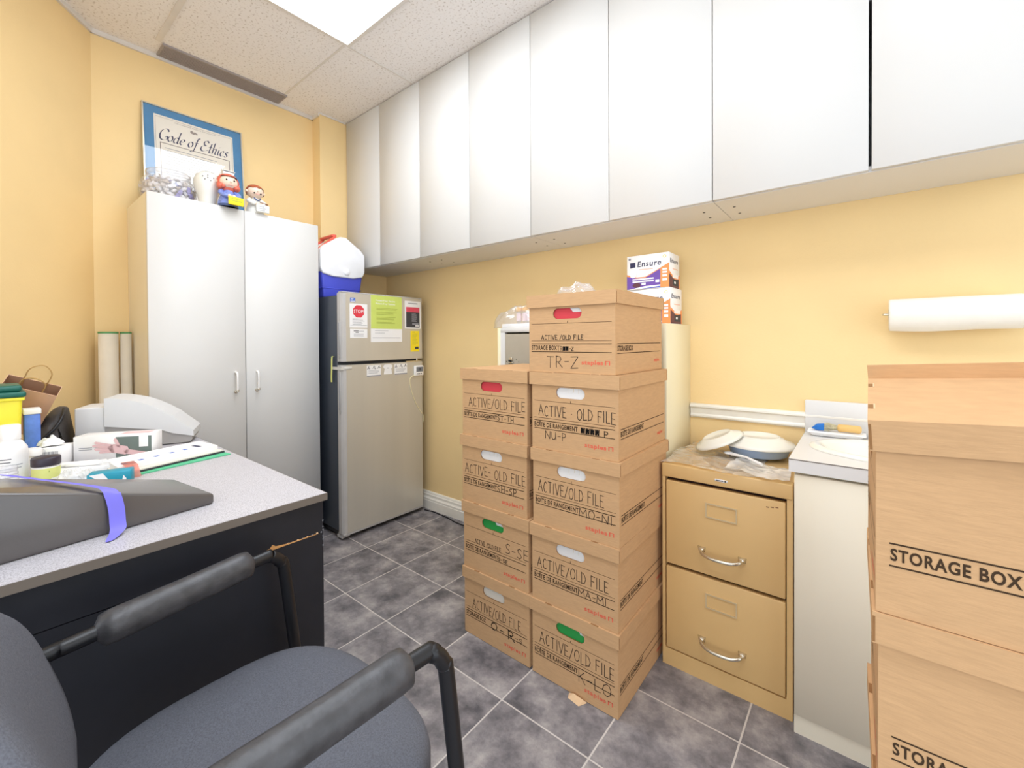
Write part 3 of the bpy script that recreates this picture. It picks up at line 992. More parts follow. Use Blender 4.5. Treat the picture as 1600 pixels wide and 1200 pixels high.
# ------------------------------------------------------------------ fridge
XF = -0.159
FY0, FY1 = 0.258, 0.834
t = thing('refrigerator', 'stainless two-door refrigerator with dark grey sides standing in the far corner', 'refrigerator', (-0.39, 0.546, 0))
m = MB(t.location)
m.rbox((-0.625, FY0 + .004, .045), (XF - .058, FY1 - .004, 1.392), .006, M['fridgeside'], 2)
m.box((-0.60, FY0 + .02, .012), (XF - .075, FY1 - .02, .045), M['blackpl'])
m.build('body', t)
m = MB(t.location)
for z0, z1 in ((.05, .990), (1.016, 1.385)):
    m.box((XF - .058, FY0 + .010, z0), (XF - .048, FY1 - .010, z1), M['gask'])
m.build('gasket', t)


def fridge_door(z0, z1, name):
    d = MB(t.location)
    # rounded-shoulder door: profile in the (x, y) plane run up z
    prof = [(XF - .048, FY0), (XF - .018, FY0), (XF - .004, FY0 + .010), (XF, FY0 + .026), (XF, FY1 - .012), (XF - .004, FY1 - .003), (XF - .012, FY1), (XF - .048, FY1)]
    n = len(prof)
    for i in range(n):
        j = (i + 1) % n
        mat = M['fedge'] if i in (0, 1, 2) else M['steel']
        d.add([(*prof[i], z0), (*prof[j], z0), (*prof[j], z1), (*prof[i], z1)], [(0, 1, 2, 3)], mat, i in (2, 3, 4))
    d.add([(*p, z1) for p in prof], [tuple(range(n))], M['fedge'])
    d.add([(*p, z0) for p in prof], [tuple(range(n - 1, -1, -1))], M['fedge'])
    return d


d = fridge_door(1.014, 1.404, 'freezer_door')
d.rbox((XF - .046, FY0 + .004, 1.4042), (XF - .002, FY1 - .006, 1.411), .003, M['fedge'], 2)
dd = d.build('freezer_door', t)
h = MB(t.location); h.rbox((XF - .030, FY0 - .004, 1.03), (XF - .012, FY0 - .0002, 1.24), .0015, M['fedge'], 1)
h.box((XF - .026, FY0 - .0055, 1.05), (XF - .020, FY0 - .0041, 1.235), M['greyprint'])
h.build('handle', dd)
d = fridge_door(.040, .994, 'fridge_door')
d.rbox((XF - .046, FY0 + .004, .026), (XF - .001, FY1 - .004, .0398), .003, M['fedge'], 2)
dd = d.build('fridge_door', t)
h = MB(t.location); h.rbox((XF - .030, FY0 - .004, .72), (XF - .012, FY0 - .0002, .96), .0015, M['fedge'], 1)
h.box((XF - .026, FY0 - .0055, .74), (XF - .020, FY0 - .0041, .955), M['greyprint'])
h.build('handle', dd)
h = MB(t.location)
h.box((XF - .05, FY1 - .13, .9945), (XF - .008, FY1 - .01, 1.001), M['chrome'])
h.lathe([(.008, .9945), (.008, 1.0138)], M['chrome'], (XF - .028, FY1 - .03, 0), 14)
h.box((XF - .05, FY1 - .10, 1.0012), (XF - .010, FY1 - .06, 1.006), M['gask'])
h.build('hinge', t)
for y in (FY0 + .03, FY1 - .03):
    f = MB(t.location); f.lathe([(.016, 0), (.016, .03)], M['fedge'], (XF - .075, y, 0), 16); f.build('foot', t)
    f = MB(t.location); f.lathe([(.016, 0), (.016, .03)], M['fedge'], (-0.60, y, 0), 16); f.build('foot', t)
f = MB(t.location); f.box((XF - .07, FY0 + .002, .012), (XF - .02, FY0 + .05, .0255), M['fedge']); f.build('levelling_plate', t)

E0 = XF + .0003
ux, uy = (0, 1, 0), (0, 0, 1)


def notice(name, y0, z0, y1, z1, mat, label, cat='notice', deco=None, th=.0010, group=None):
    b = MB((E0, (y0 + y1) / 2, z0))
    b.box((E0, y0, z0), (E0 + th, y1, z1), mat)
    if deco:
        deco(b, E0 + th + .0004, y0, z0, y1 - y0, z1 - z0)
    return tag(b.build(name), label, cat, group)


def lines(b, x, y, z, w, n, pitch, th, mat, lo=.6):
    for k in range(n):
        b.quad((x, y, z - k * pitch), ux, uy, w * random.uniform(lo, 1), th, mat)


def d_stop(b, x, y0, z0, w, h):
    cy, cz, r = y0 + w * .5, z0 + h * .68, w * .34
    b.add([(x, cy + r * math.cos(pi / 8 + k * pi / 4), cz + r * math.sin(pi / 8 + k * pi / 4)) for k in range(8)], [tuple(range(8))], M['stopred'])
    b.text('STOP!', (x + .0004, cy - r * .82, cz - r * .25), ux, uy, r * 1.64, r * .52, M['paper'], .012)
    lines(b, x, y0 + w * .15, z0 + h * .36, w * .7, 6, h * .045, h * .012, M['greyprint'])
    b.quad((x, y0 + .003, z0 + h * .09), ux, uy, w - .006, h * .012, M['greyprint'])


def d_small(b, x, y0, z0, w, h):
    b.quad((x, y0 + w * .2, z0 + h * .74), ux, uy, w * .28, h * .08, M['darkprint'])
    b.quad((x, y0 + w * .5, z0 + h * .75), ux, uy, w * .3, h * .04, M['greyprint'])
    b.quad((x, y0 + w * .3, z0 + h * .58), ux, uy, w * .18, h * .06, M['darkprint'])
    lines(b, x, y0 + w * .2, z0 + h * .42, w * .6, 3, h * .12, h * .03, M['greyprint'])


def d_green(b, x, y0, z0, w, h):
    b.quad((x, y0, z0 + h * .285), ux, uy, w, h * .715, M['lime'])
    x += .0004
    b.text('Protect Your Vaccine', (x, y0 + w * .15, z0 + h * .875), ux, uy, w * .62, h * .035, M['paper'], .02)
    b.text('Protect Your Patients', (x, y0 + w * .15, z0 + h * .81), ux, uy, w * .62, h * .035, M['paper'], .02)
    zz = z0 + h * .72
    for n in (2, 3, 3, 2):
        lines(b, x, y0 + w * .17, zz, w * .7, n, h * .024, h * .008, M['olive'], .7)
        zz -= h * (.024 * n + .035)
    lines(b, x, y0 + w * .12, z0 + h * .24, w * .5, 2, h * .05, h * .006, M['greyprint'])
    b.quad((x, y0 + w * .05, z0 + h * .085), ux, uy, w * .9, h * .008, M['greyprint'])


def d_red(b, x, y0, z0, w, h):
    b.quad((x, y0 + w * .07, z0 + h * .05), ux, uy, w * .86, h * .55, M['darkprint'])
    b.quad((x, y0 + w * .07, z0 + h * .60), ux, uy, w * .86, h * .18, M['pinkred'])
    b.quad((x, y0 + w * .2, z0 + h * .90), ux, uy, w * .6, h * .03, M['greyprint'])
    x += .0004
    lines(b, x, y0 + w * .42, z0 + h * .54, w * .42, 9, h * .035, h * .014, M['greyprint'])
    b.quad((x, y0 + w * .45, z0 + h * .15), ux, uy, w * .4, h * .05, M['greyprint'])
    b.quad((x, y0 + w * .65, z0 + h * .09), ux, uy, w * .24, h * .04, M['paper'])
    lines(b, x, y0 + w * .2, z0 + h * .72, w * .6, 3, h * .04, h * .012, M['stopred'])


def d_yel(b, x, y0, z0, w, h):
    b.quad((x, y0 + w * .2, z0 + h * .93), ux, uy, w * .3, h * .025, M['olive'])
    lines(b, x, y0 + w * .2, z0 + h * .85, w * .65, 10, h * .055, h * .012, M['olive'])
    b.quad((x, y0 + w * .5, z0 + h * .12), ux, uy, w * .4, h * .11, M['darkprint'])


def d_lab(b, x, y0, z0, w, h):
    b.quad((x, y0, z0 + .001), ux, uy, w, h * .10, M['greyprint'])
    lines(b, x, y0 + w * .1, z0 + h * .5, w * .8, 3, h * .11, h * .03, M['greyprint'])
    for k, fx in enumerate((.04, .12, .42, .55, .78, .88)):
        b.pen('L' if k % 2 else '/', (x, y0 + w * fx, z0 + h * (.68 + .03 * (k % 3))), ux, uy, w * .09, h * .2, .003, M['darkprint'])


def d_phone(b, x, y0, z0, w, h):
    b.quad((x, y0 + w * .38, z0 + h * .6), ux, uy, w * .24, h * .05, M['greyprint'])


notice('sticker', .311, 1.354, .343, 1.378, M['stickblue'], 'tiny blue square sticker at the top left of the freezer door', 'sticker',
       lambda b, x, y, z, w, h: (b.quad((x, y + .002, z + .002), ux, uy, w - .004, .004, M['paper']), lines(b, x, y + .005, z + .018, w - .01, 2, .005, .002, M['paper'])))
notice('stop_notice', .307, 1.208, .420, 1.345, M['paper'], 'white notice with a red STOP! octagon on the freezer door', 'notice', d_stop)
notice('small_notice', .309, 1.148, .419, 1.200, M['paper'], 'small plain white card stuck just under the STOP notice', 'notice', d_small)
notice('green_poster', .443, 1.124, .666, 1.404, M['paper'], 'large lime green and white poster in the middle of the freezer door', 'poster', d_green)
notice('red_notice', .690, 1.208, .815, 1.386, M['paper'], 'white sheet with red and charcoal blocks at the top right of the freezer door', 'notice', d_red)
notice('yellow_notice', .733, 1.060, .803, 1.194, M['yellow'], 'narrow bright yellow slip at the lower right of the freezer door', 'notice', d_yel)
notice('label_card', .414, .918, .509, .986, M['paper'], 'white card with dark edges, left of the three below the freezer', 'card', d_lab, group='cards on the fridge door')
b = MB((E0, .56, .926))
b.prism([(.530, .926), (.590, .926), (.583, .960), (.592, .966), (.592, .978), (.582, .986), (.537, .986), (.528, .978), (.528, .966), (.537, .960)], lambda y, z, x: (x, y, z), E0, E0 + .001, M['paper'])
d_phone(b, E0 + .0014, .530, .926, .06, .06)
tag(b.build('label_card'), 'small waisted white card between the two dark-edged cards on the fridge', 'card', 'cards on the fridge door')
notice('label_card', .608, .918, .703, .986, M['paper'], 'white card with dark edges nearest the thermometer on the fridge', 'card', d_lab, group='cards on the fridge door')

t = thing('thermometer', 'small white digital fridge thermometer with cream probe cord', 'thermometer', (XF, .794, .903))
m = MB(t.location); m.rbox((XF + .0003, .757, .903), (XF + .013, .828, .968), .003, M['ensw'], 2); m.build('case', t)
m = MB(t.location); m.box((XF + .0131, .768, .928), (XF + .0137, .822, .960), M['lcd'])
for k in range(2): m.box((XF + .0138, .786 + k * .011, .936), (XF + .0141, .793 + k * .011, .953), M['darkprint'])
m.build('display', t)
for k in range(3):
    m = MB(t.location); m.rbox((XF + .0128, .776 + k * .014, .912), (XF + .0145, .784 + k * .014, .918), .0006, M['darkprint'], 1); m.build('button', t)
m = MB(t.location)
m.tube(spl([(XF + .006, .757, .908), (XF + .004, .740, .900), (XF + .003, .724, .880), (XF + .003, .732, .820), (XF + .003, .762, .740), (XF + .003, .800, .676), (XF + .003, .828, .640), (XF - .004, .8375, .600), (XF - .02, .8385, .585), (XF - .045, .8375, .58)], 6), .0024, M['cordw'], 8)
m.build('cord', t)

t = thing('door_strap', 'pale yellow and white strap lock taped across the fridge door edge', 'strap', (XF, .25, .95))
m = MB(t.location); m.rbox((XF + .0004, .272, .969), (XF + .0022, .318, .985), .0006, M['tape'], 1)
m.box((XF - .11, .2535, .968), (XF + .0004, .2545, .984), M['tape']); m.box((XF - .001, .2545, .968), (XF + .0004, .273, .984), M['tape'])
m.build('tape', t)
m = MB(t.location)
pth = spl([(XF - .070, .2515, 1.044), (XF - .094, .2505, 1.040), (XF - .098, .2500, .99), (XF - .096, .2485, .965), (XF - .102, .2500, .93), (XF - .104, .2515, .895)], 6)
m.grid(lambda u, v: (lambda p: (p.x + (v - .5) * .016, p.y - .001 * math.sin(pi * v), p.z))(pth[min(int(u * (len(pth) - 1) + .5), len(pth) - 1)]), len(pth) - 1, 3, M['strapy'])
m.build('hook', t)

# cooler on the fridge
CX, CY = -0.385, 0.398
t = thing('cooler', 'small blue and white picnic cooler with a tent lid on top of the refrigerator', 'cooler', (CX - .11, CY, 1.3925))
o = t.location
m = MB(o)
m.hull([(CX - .012 + a, CY + s_ * w, z) for (z, w, a) in ((1.393, .118, 0), (1.56, .138, .012)) for s_ in (-1, 1) for a in (a,)] +
       [(CX - .23 + a, CY + s_ * w, z) for (z, w, a) in ((1.393, .118, 0), (1.56, .138, -.01)) for s_ in (-1, 1)], .012, M['blue'])
m.hull([(CX + x, CY + s_ * w, z) for x in (-.236, -.006) for s_ in (-1, 1) for (z, w) in ((1.448, .128), (1.454, .131))], .002, M['blue'], 1)
m.build('tub', t)
m = MB(o)
pent = [(-.146, 1.565), (-.13, 1.535), (-.07, 1.522), (.07, 1.522), (.13, 1.535), (.146, 1.565), (.146, 1.675), (.118, 1.705), (.02, 1.768), (-.02, 1.768), (-.118, 1.705), (-.146, 1.675)]
m.hull([(CX + x, CY + y, z) for x in (.010, .003) for y, z in pent] + [(CX - .24, CY + y, z) for y, z in pent], .007, M['coolw'])
m.build('tent_lid', t)
m = MB(o); m.ball((CX + .012, CY + .02, 1.556), .021, M['coolw'], 20, 12, .45, 1, 1); m.build('release_button', t)
m = MB(o)
m.hull([(CX + x, CY + y, z) for x in (-.03, -.05) for y, z in ((-.15, 1.660), (-.022, 1.772), (-.15, 1.678), (-.026, 1.786))], .003, M['coolred'], 2)
m.hull([(CX + x, CY + y, z) for x in (-.17, -.19) for y, z in ((-.15, 1.660), (-.022, 1.772), (-.15, 1.678), (-.026, 1.786))], .003, M['coolred'], 2)
m.rbox((CX - .19, CY - .05, 1.772), (CX - .03, CY - .022, 1.786), .004, M['coolred'])
m.build('handle', t)

# black cord on the floor by the baseboard
b = MB((0.1, .84, 0))
b.tube(spl([(-.16, .840, .004), (-.08, .852, .004), (.05, .846, .004), (.16, .828, .004), (.30, .832, .004), (.45, .845, .004), (.62, .858, .004)], 8), .0035, M['cordb'], 8)
tag(b.build('power_cord'), 'thin black cord lying on the floor along the white baseboard', 'cord')
# ------------------------------------------------------------------ open shelf unit behind the file boxes
SX0, SX1, SY = 0.692, 1.530, 0.605
t = thing('shelf_unit', 'cream shelf unit against the yellow wall behind the stacked file boxes', 'shelf unit', ((SX0 + SX1) / 2, .75, 0))
o = t.location
for xa, xb in ((SX0, SX0 + .020), (SX1 - .020, SX1)):
    m = MB(o); m.rbox((xa, SY, 0), (xb, YW - .001, 1.190), .001, M['cream'], 1); m.build('side_panel', t)
m = MB(o); m.rbox((SX0 + .020, SY, 1.168), (SX1 - .020, YW - .001, 1.190), .001, M['white'], 1); m.build('top', t)
m = MB(o); m.box((SX0 + .020, SY, .02), (SX0 + .048, SY + .018, 1.168), M['white']); m.build('face_frame', t)
for z in (.02, .40, .78):
    m = MB(o); m.box((SX0 + .020, SY + .02, z), (SX1 - .020, YW - .012, z + .018), M['white']); m.build('shelf', t)
m = MB(o); m.box((SX0 + .020, YW - .011, .038), (SX1 - .020, YW - .005, 1.168), M['cream']); m.build('back_panel', t)
m = MB(o); m.box((SX0 + .048, SY + .004, .80), (SX1 - .022, SY + .016, 1.160), pm('grey_inner_door', (178, 168, 150), 0.6, var=.04)); dd = m.build('grey_door', t)
m = MB(o)
m.rbox((SX0 + .076, SY - .006, 1.030), (SX0 + .096, SY + .004, 1.046), .002, M['chrome'])
m.rbox((SX0 + .070, SY - .005, 1.016), (SX0 + .098, SY + .004, 1.024), .002, M['chrome'])
m.rbox((SX0 + .078, SY - .012, 1.026), (SX0 + .092, SY - .005, 1.034), .001, M['blackpl'], 1)
m.build('hinge', dd)
m = MB(o)
for dx, dz in ((.055, 1.026), (.115, 1.036), (.13, 1.026), (.055, .995)):
    m.lathe([(.002, -.0006), (.002, .0006)], M['inkd'], (SX0 + dx, SY + .0036, dz), 8, M4=Matrix.Rotation(pi / 2, 4, 'X'))
m.build('screw_holes', dd)

# nutrition drink cartons on the shelf unit
def ensure(x0, y0, z0, w, dpt, h, label, rz):
    t = thing('drink_carton', label, 'carton', (x0 + w / 2, y0 + dpt / 2, z0), rz, group='drink cartons on the shelf unit')
    m = MB(); X0, Y0 = -w / 2, -dpt / 2
    m.rbox((X0, Y0, .0005), (-X0, -Y0, h), .0015, M['ensw'], 1)
    fx, fy = Vector((1, 0, 0)), Vector((0, 0, 1))

    def F(a, b, e=.0006):
        return (X0 + a * w, Y0 - e, b * h)

    def poly(pts, mat, e=.0006):
        m.add([F(a, b, e) for a, b in pts], [tuple(range(len(pts)))], mat)
    poly([(0, .02), (1, .02), (1, .70), (.45, .36), (.24, .36), (0, .46)], M['enso'], .0005)
    poly([(0, .02), (.80, .02), (.80, .55), (.45, .33), (.24, .33), (0, .41)], M['ensp'], .0008)
    poly([(.05, .02), (.80, .02), (.80, .10), (.45, .09)], M['ensw'], .0010)
    poly([(.30, .02), (.80, .02), (.80, .065)], M['ensb'], .0012)
    m.text('Ensure', F(.26, .66, .0008), fx, fy, .56 * w, .16 * h, M['ensd'], .015, .12)
    poly([(.08, .64), (.21, .66), (.21, .80), (.08, .80)], M['ensd'], .0008)
    poly([(.31, .57), (.63, .57), (.63, .585), (.31, .585)], M['enso'], .0008)
    for k in range(2):
        poly([(.14, .21 + .07 * k), (.65, .21 + .07 * k), (.65, .25 + .07 * k), (.14, .25 + .07 * k)], M['ensw'], .0012)
    poly([(.69, .17), (.78, .17), (.78, .25), (.69, .25)], M['ensw'], .0012)
    poly([(.36, .13), (.46, .13), (.46, .19), (.36, .19)], M['ensw'], .0012)
    m.add([F(.155 + .085 * math.cos(k * pi / 10), .47 + .12 * math.sin(k * pi / 10), .0013) for k in range(20)], [tuple(range(20))], M['ensw'])
    m.add([F(.24 + .10 * math.cos(k * pi / 10), .13 + .07 * math.sin(k * pi / 10), .0012) for k in range(20)], [tuple(range(20))], M['ensm'])
    m.add([F(.07 + .03 * math.cos(k * pi / 8), .91 + .035 * math.sin(k * pi / 8), .0008) for k in range(16)], [tuple(range(16))], M['greyprint'])
    m.add([F(.90 + .04 * math.cos(k * pi / 8), .89 + .045 * math.sin(k * pi / 8), .0008) for k in range(16)], [tuple(range(16))], M['yellow'])
    m.add([F(.90 + .028 * math.cos(k * pi / 8), .89 + .032 * math.sin(k * pi / 8), .0010) for k in range(16)], [tuple(range(16))], M['ensw'])
    for b_, hh in ((.50, .05), (.42, .05), (.32, .06), (.20, .07)):
        poly([(.85, b_), (.95, b_), (.95, b_ + hh), (.85, b_ + hh)], M['ensw'], .0010)
    # right end
    sx = Vector((0, 1, 0))

    def G(a, b, e=.0006):
        return (-X0 + e, Y0 + a * dpt, b * h)

    def spoly(pts, mat, e=.0006):
        m.add([G(a, b, e) for a, b in pts], [tuple(range(len(pts)))], mat)
    spoly([(0, .02), (1, .02), (1, .42), (.5, .3), (0, .48)], M['enso'])
    spoly([(0, .02), (.92, .02), (.92, .30), (.5, .25), (0, .40)], M['ensm'], .0008)
    m.text('Ensure', G(.08, .72, .0008), sx, fy, .74 * dpt, .12 * h, M['ensd'], .015, .1)
    spoly([(.3, .55), (.8, .55), (.8, .565), (.3, .565)], M['enso'], .0008)
    spoly([(.3, .30), (.85, .30), (.85, .40), (.3, .40)], M['ensw'], .0010)
    spoly([(.32, .08), (.85, .08), (.85, .27), (.32, .27)], M['darkprint'], .0010)
    spoly([(.45, .14), (.6, .14), (.6, .2), (.45, .2)], M['ensw'], .0012)
    m.build('carton', t)
    return t


t1 = ensure(1.335, .725, 1.1905, .172, .125, .147, 'lower of two drink cartons stacked on the cream shelf unit', math.radians(-2))
t2 = ensure(1.322, .722, 1.3380, .178, .125, .143, 'upper of two white and purple drink cartons stacked on the shelf unit', math.radians(0))

# bag of specimen tubes on the left end of the shelf unit
t = thing('specimen_tray', 'low white tray holding capped specimen tubes on top of the shelf unit', 'tray', (.76, .735, 1.1905))
m = MB(t.location); m.rbox((.640, .70, 1.191), (.845, .77, 1.214), .004, M['ensw']); m.build('tray', t)
for k, x in enumerate((.735, .765, .80, .83)):
    t = thing('specimen_tube', 'clear specimen tube with amber cap and pink label standing in the bagged tray', 'tube', (x, .725 + .012 * (k % 2), 1.2145), group='specimen tubes in the tray')
    z = 1.2145
    m = MB(t.location); m.lathe([(.012, 0), (.013, .002), (.013, .062)], M['clearpl'], t.location, 20); m.build('body', t)
    m = MB(t.location); m.lathe([(.0135, .014), (.0135, .052)], M['tubelab'], t.location, 20, cap=False); m.build('label', t)
    m = MB(t.location); m.lathe([(.015, .0625), (.015, .082), (.013, .084)], M['tubecap'], t.location, 20); m.build('cap', t)


def crumple(name, c, ax, ay, h, mat, label, cat, seed, sharp=.35, n=36, group=None, base=.004, spikes=0):
    """a loose crumpled film standing on a surface"""
    rnd = random.Random(seed)
    ph = [(rnd.uniform(0, 6.28), rnd.uniform(-6, 6), rnd.uniform(-6, 6), rnd.uniform(.3, 1)) for _ in range(7)]
    b = MB(c)

    def fn(u, v):
        x, y = u * 2 - 1, v * 2 - 1
        r = min(1, math.hypot(x, y))
        k = 0
        for p, fx, fy, a in ph:
            k += a * (1 - abs(math.sin(p + fx * x + fy * y)))
        k /= 4
        z = base + h * max(0, (1 - r ** 2.2)) ** .6 * (1 - sharp + sharp * k * 1.6) + .006 * k * (r < .98)
        w = 1 + .14 * math.sin(5 * x + 3 * y)
        return (c[0] + ax * x * w * (1 - .12 * (abs(y) ** 2)), c[1] + ay * y * w * (1 - .12 * x * x), c[2] + z)
    b.grid(fn, n, n, mat, False)
    return tag(b.build(name), label, cat, group)


crumple('plastic_bag', (.735, .735, 1.1905), .150, .100, .115, M['clearpl'], 'clear plastic bag around the tray of amber-capped tubes on the shelf unit', 'plastic bag', 3, .22)

# ------------------------------------------------------------------ cardboard storage boxes
BW, BD, BH, LT = .313, .386, .2510, .0045
PITCH = BH + LT


def storage_box(loc, label, rz=0.0, group=None, front=(), side=None, title='BOÎTE DE RANGEMENT', lid=None, seed=0, logo=True):
    random.seed(seed)
    t = thing('storage_box', label, 'storage box', loc, rz, group=group)
    T = .004
    m = MB()
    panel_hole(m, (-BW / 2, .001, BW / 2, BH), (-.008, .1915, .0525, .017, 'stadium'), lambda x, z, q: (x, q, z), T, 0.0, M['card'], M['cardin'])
    m.box((-BW / 2, BD - T, .001), (BW / 2, BD, BH), M['card'])
    m.box((-BW / 2, T, .001), (-BW / 2 + T, BD - T, BH), M['card'])
    m.box((BW / 2 - T, T, .001), (BW / 2, BD - T, BH), M['card'])
    m.box((-BW / 2 + T, T, .001), (BW / 2 - T, BD - T, .005), M['card'])
    e = -.0005
    ux, uz = Vector((1, 0, 0)), Vector((0, 0, 1))

    def FX(f):
        return -BW / 2 + f * BW

    def rule(x0, x1, z, h, mat=M['print']):
        m.quad((FX(x0), e, z), ux, uz, (x1 - x0) * BW, h, mat)
    rule(.03, .965, .160, .0011)
    rule(.478, .484, .160, .008)
    rule(.03, .965, .1035, .0011)
    rule(.03, .965, .0935, .0022)
    rule(.03, .965, .0670, .0022)
    tw = .32 if title == 'STORAGE BOX' else .53
    m.text(title, (FX(.032), e, .0738), ux, uz, tw * BW, .0150, M['print'], .026)
    m.text('staples', (FX(.64), e, .030), ux, uz, .235 * BW, .0135, M['red'], .03)
    for a in ((.895, .030, .004, .0125), (.935, .030, .004, .0125), (.895, .0405, .016, .002)):
        m.quad((FX(a[0]), e, a[1]), ux, uz, a[2], a[3], M['red'])
    for (st, f0, f1, z0, h, th, mat) in front:
        m.pen(st, (FX(f0), e - .0003, z0), ux, uz, (f1 - f0) * BW, h, th, mat)
    for sgn in (1, -1):
        sx = Vector((0, sgn, 0))
        y0 = 0 if sgn > 0 else BD
        X = sgn * (BW / 2 + .0005)

        def Q(f, z):
            return (X, y0 + sgn * f * BD, z)
        m.quad(Q(.035, .0935), sx, uz, .93 * BD, .0022, M['print'])
        m.quad(Q(.035, .0645), sx, uz, .93 * BD, .0022, M['print'])
        m.text(title, Q(.038, .0725), sx, uz, (.295 if title == 'STORAGE BOX' else .45) * BD, .0160, M['print'], .028)
        m.text('staples', Q(.80, .030), sx, uz, .13 * BD, .012, M['red'], .03)
    m.build('body', t)
    # lid: a tray of card with folded flanges
    L = MB()
    if lid is not None:
        L.tf = lid[0]
    ox, oy, fl = BW / 2 + .0065, .0065, .037
    z0, z1 = BH + .0002, BH + LT
    c = .004
    L.box((-ox, -oy, z0), (ox, BD + oy, z1), M['card'])
    L.box((-ox, -oy, z0 - fl), (ox, -oy + c, z0), M['card'])
    if lid is not None and lid[1]:
        L.box((-ox, -oy, z1), (-ox + c, BD + oy, z1 + .025), M['card'])
    else:
        L.box((-ox, -oy + c, z0 - fl), (-ox + c, BD + oy - c, z0), M['card'])
    L.box((-ox, BD + oy - c, z0 - fl), (ox, BD + oy, z0), M['card'])
    L.box((ox - c, -oy + c, z0 - fl), (ox, BD + oy - c, z0), M['card'])
    # tab slots at the folded edges
    for yy, sg in ((-oy, 1), (BD + oy, -1)):
        for f in (-.62, .42):
            xx = f * ox
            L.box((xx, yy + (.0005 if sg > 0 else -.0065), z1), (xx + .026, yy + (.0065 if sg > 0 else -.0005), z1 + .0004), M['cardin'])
            L.box((xx - .004, yy + (.0065 if sg > 0 else -.0085), z1), (xx + .030, yy + (.0085 if sg > 0 else -.0065), z1 + .0009), M['cardpale'])
    # cut ends of the folded flange show at the corners
    for sx_ in (-1, 1):
        for yy in (-oy - .0002, BD + oy - c + .0002):
            xx = sx_ * ox
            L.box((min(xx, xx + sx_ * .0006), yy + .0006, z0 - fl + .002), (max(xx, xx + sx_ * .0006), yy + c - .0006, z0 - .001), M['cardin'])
    L.build('lid', t)
    return t


def folder(loc, rz, col, label, paper=True, tabx=.0):
    """a file folder (or loose papers) standing just behind a hand hole"""
    R_ = Matrix.Translation(loc) @ Matrix.Rotation(rz, 4, 'Z')
    t = thing('file_folder' if col else 'paper_bundle', label, 'folder' if col else 'papers', loc, rz)
    if col:
        m = MB()
        m.prism([(-.145, .006), (.145, .006), (.145, .190), (.02 + tabx, .190), (.008 + tabx, .2035), (-.145, .2035)] if tabx < .12 else [(-.145, .006), (.145, .006), (.145, .212), (-.145, .212)], lambda x, z, q: (x, q, z), .0080, .0065, col)
        m.build('cover', t)
        if paper:
            p = MB(); p.box((-.14, .0085, .006), (.14, .020, .216), M['paper']); p.build('papers', t)
    else:
        p = MB(); p.box((-.14, .0066, .006), (.14, .022, .222), M['paper'] if paper else M['papercream'])
        for k in range(3):
            p.box((-.02 + .019 * k + .004 * (k % 2), .0063, .186 + .004 * (k % 2)), (-.0188 + .019 * k, .0066, .202), M['papercream'])
        p.build('sheets', t)
        q = MB(); q.box((-.142, .023, .006), (.142, .05, .214), M['papercream']); q.build('backing_sheets', t)


I, D_ = M['ink'], M['inkd']
YB = .158
RX, LX = 1.385, 1.0545
gR, gL = 'file boxes in the right-hand stack', 'file boxes in the left-hand stack'
AOF = 'ACTIVE/OLD FILE'
rs = [
    (RX, 'bottom box of the taller file-box stack, hand-lettered K-LO, green folder in its hand hole', 'BOÎTE DE RANGEMENT', [(AOF, .10, .96, .112, .036, .0021, I), ('K-LO', .57, .93, .054, .036, .0021, I)], M['greenf'], 'green folder and white papers showing in the hand hole of the K-LO box', .006),
    (RX + .001, 'file box hand-lettered MA-MI, second from the floor in the taller stack', 'BOÎTE DE RANGEMENT', [(AOF, .07, .90, .112, .034, .0021, I), ('MA-MI', .57, .88, .071, .021, .0021, I)], None, 'white papers showing in the hand hole of the MA-MI box', 0),
    (RX + .006, 'file box hand-lettered MO-NI in the middle of the taller stack', 'BOÎTE DE RANGEMENT', [(AOF, .07, .84, .112, .036, .0021, I), ('MO-NI', .57, .93, .066, .025, .0020, I)], None, 'white papers showing in the hand hole of the MO-NI box', 0),
    (RX + .004, 'file box hand-lettered NU-P directly under the topmost TR-Z box', 'BOÎTE DE RANGEMENT', [('ACTIVE . OLD FILE', .09, .97, .112, .034, .0022, I), ('####', .60, .80, .072, .016, .0030, D_), ('P', .85, .90, .068, .018, .0022, D_), ('NU-P', .17, .43, .038, .024, .0021, I)], None, 'white papers showing in the hand hole of the NU-P box', 0),
    (RX - .006, 'topmost file box, hand-lettered TR-Z, with a red folder in its hand hole', 'STORAGE BOX', [('ACTIVE /OLD FILE', .16, .66, .108, .014, .0021, I), ('TR', .355, .42, .071, .016, .0013, I), ('##', .425, .49, .073, .012, .0026, D_), ('-Z', .50, .55, .073, .011, .0020, I), ('TR-Z', .23, .60, .018, .036, .0022, I)], M['redf'], 'red folder and white papers showing in the hand hole of the TR-Z box', -.01),
]
for k, (x, lab, ttl, fr, col, flab, tx) in enumerate(rs):
    z = k * PITCH + .0005
    storage_box((x, YB, z), lab, math.radians((0, .3, -.3, .2, .4)[k]), gR, fr, title=ttl, seed=20 + k)
    folder((x, YB, z + .005), math.radians((0, .3, -.3, .2, .4)[k]), col, flab, tabx=tx)
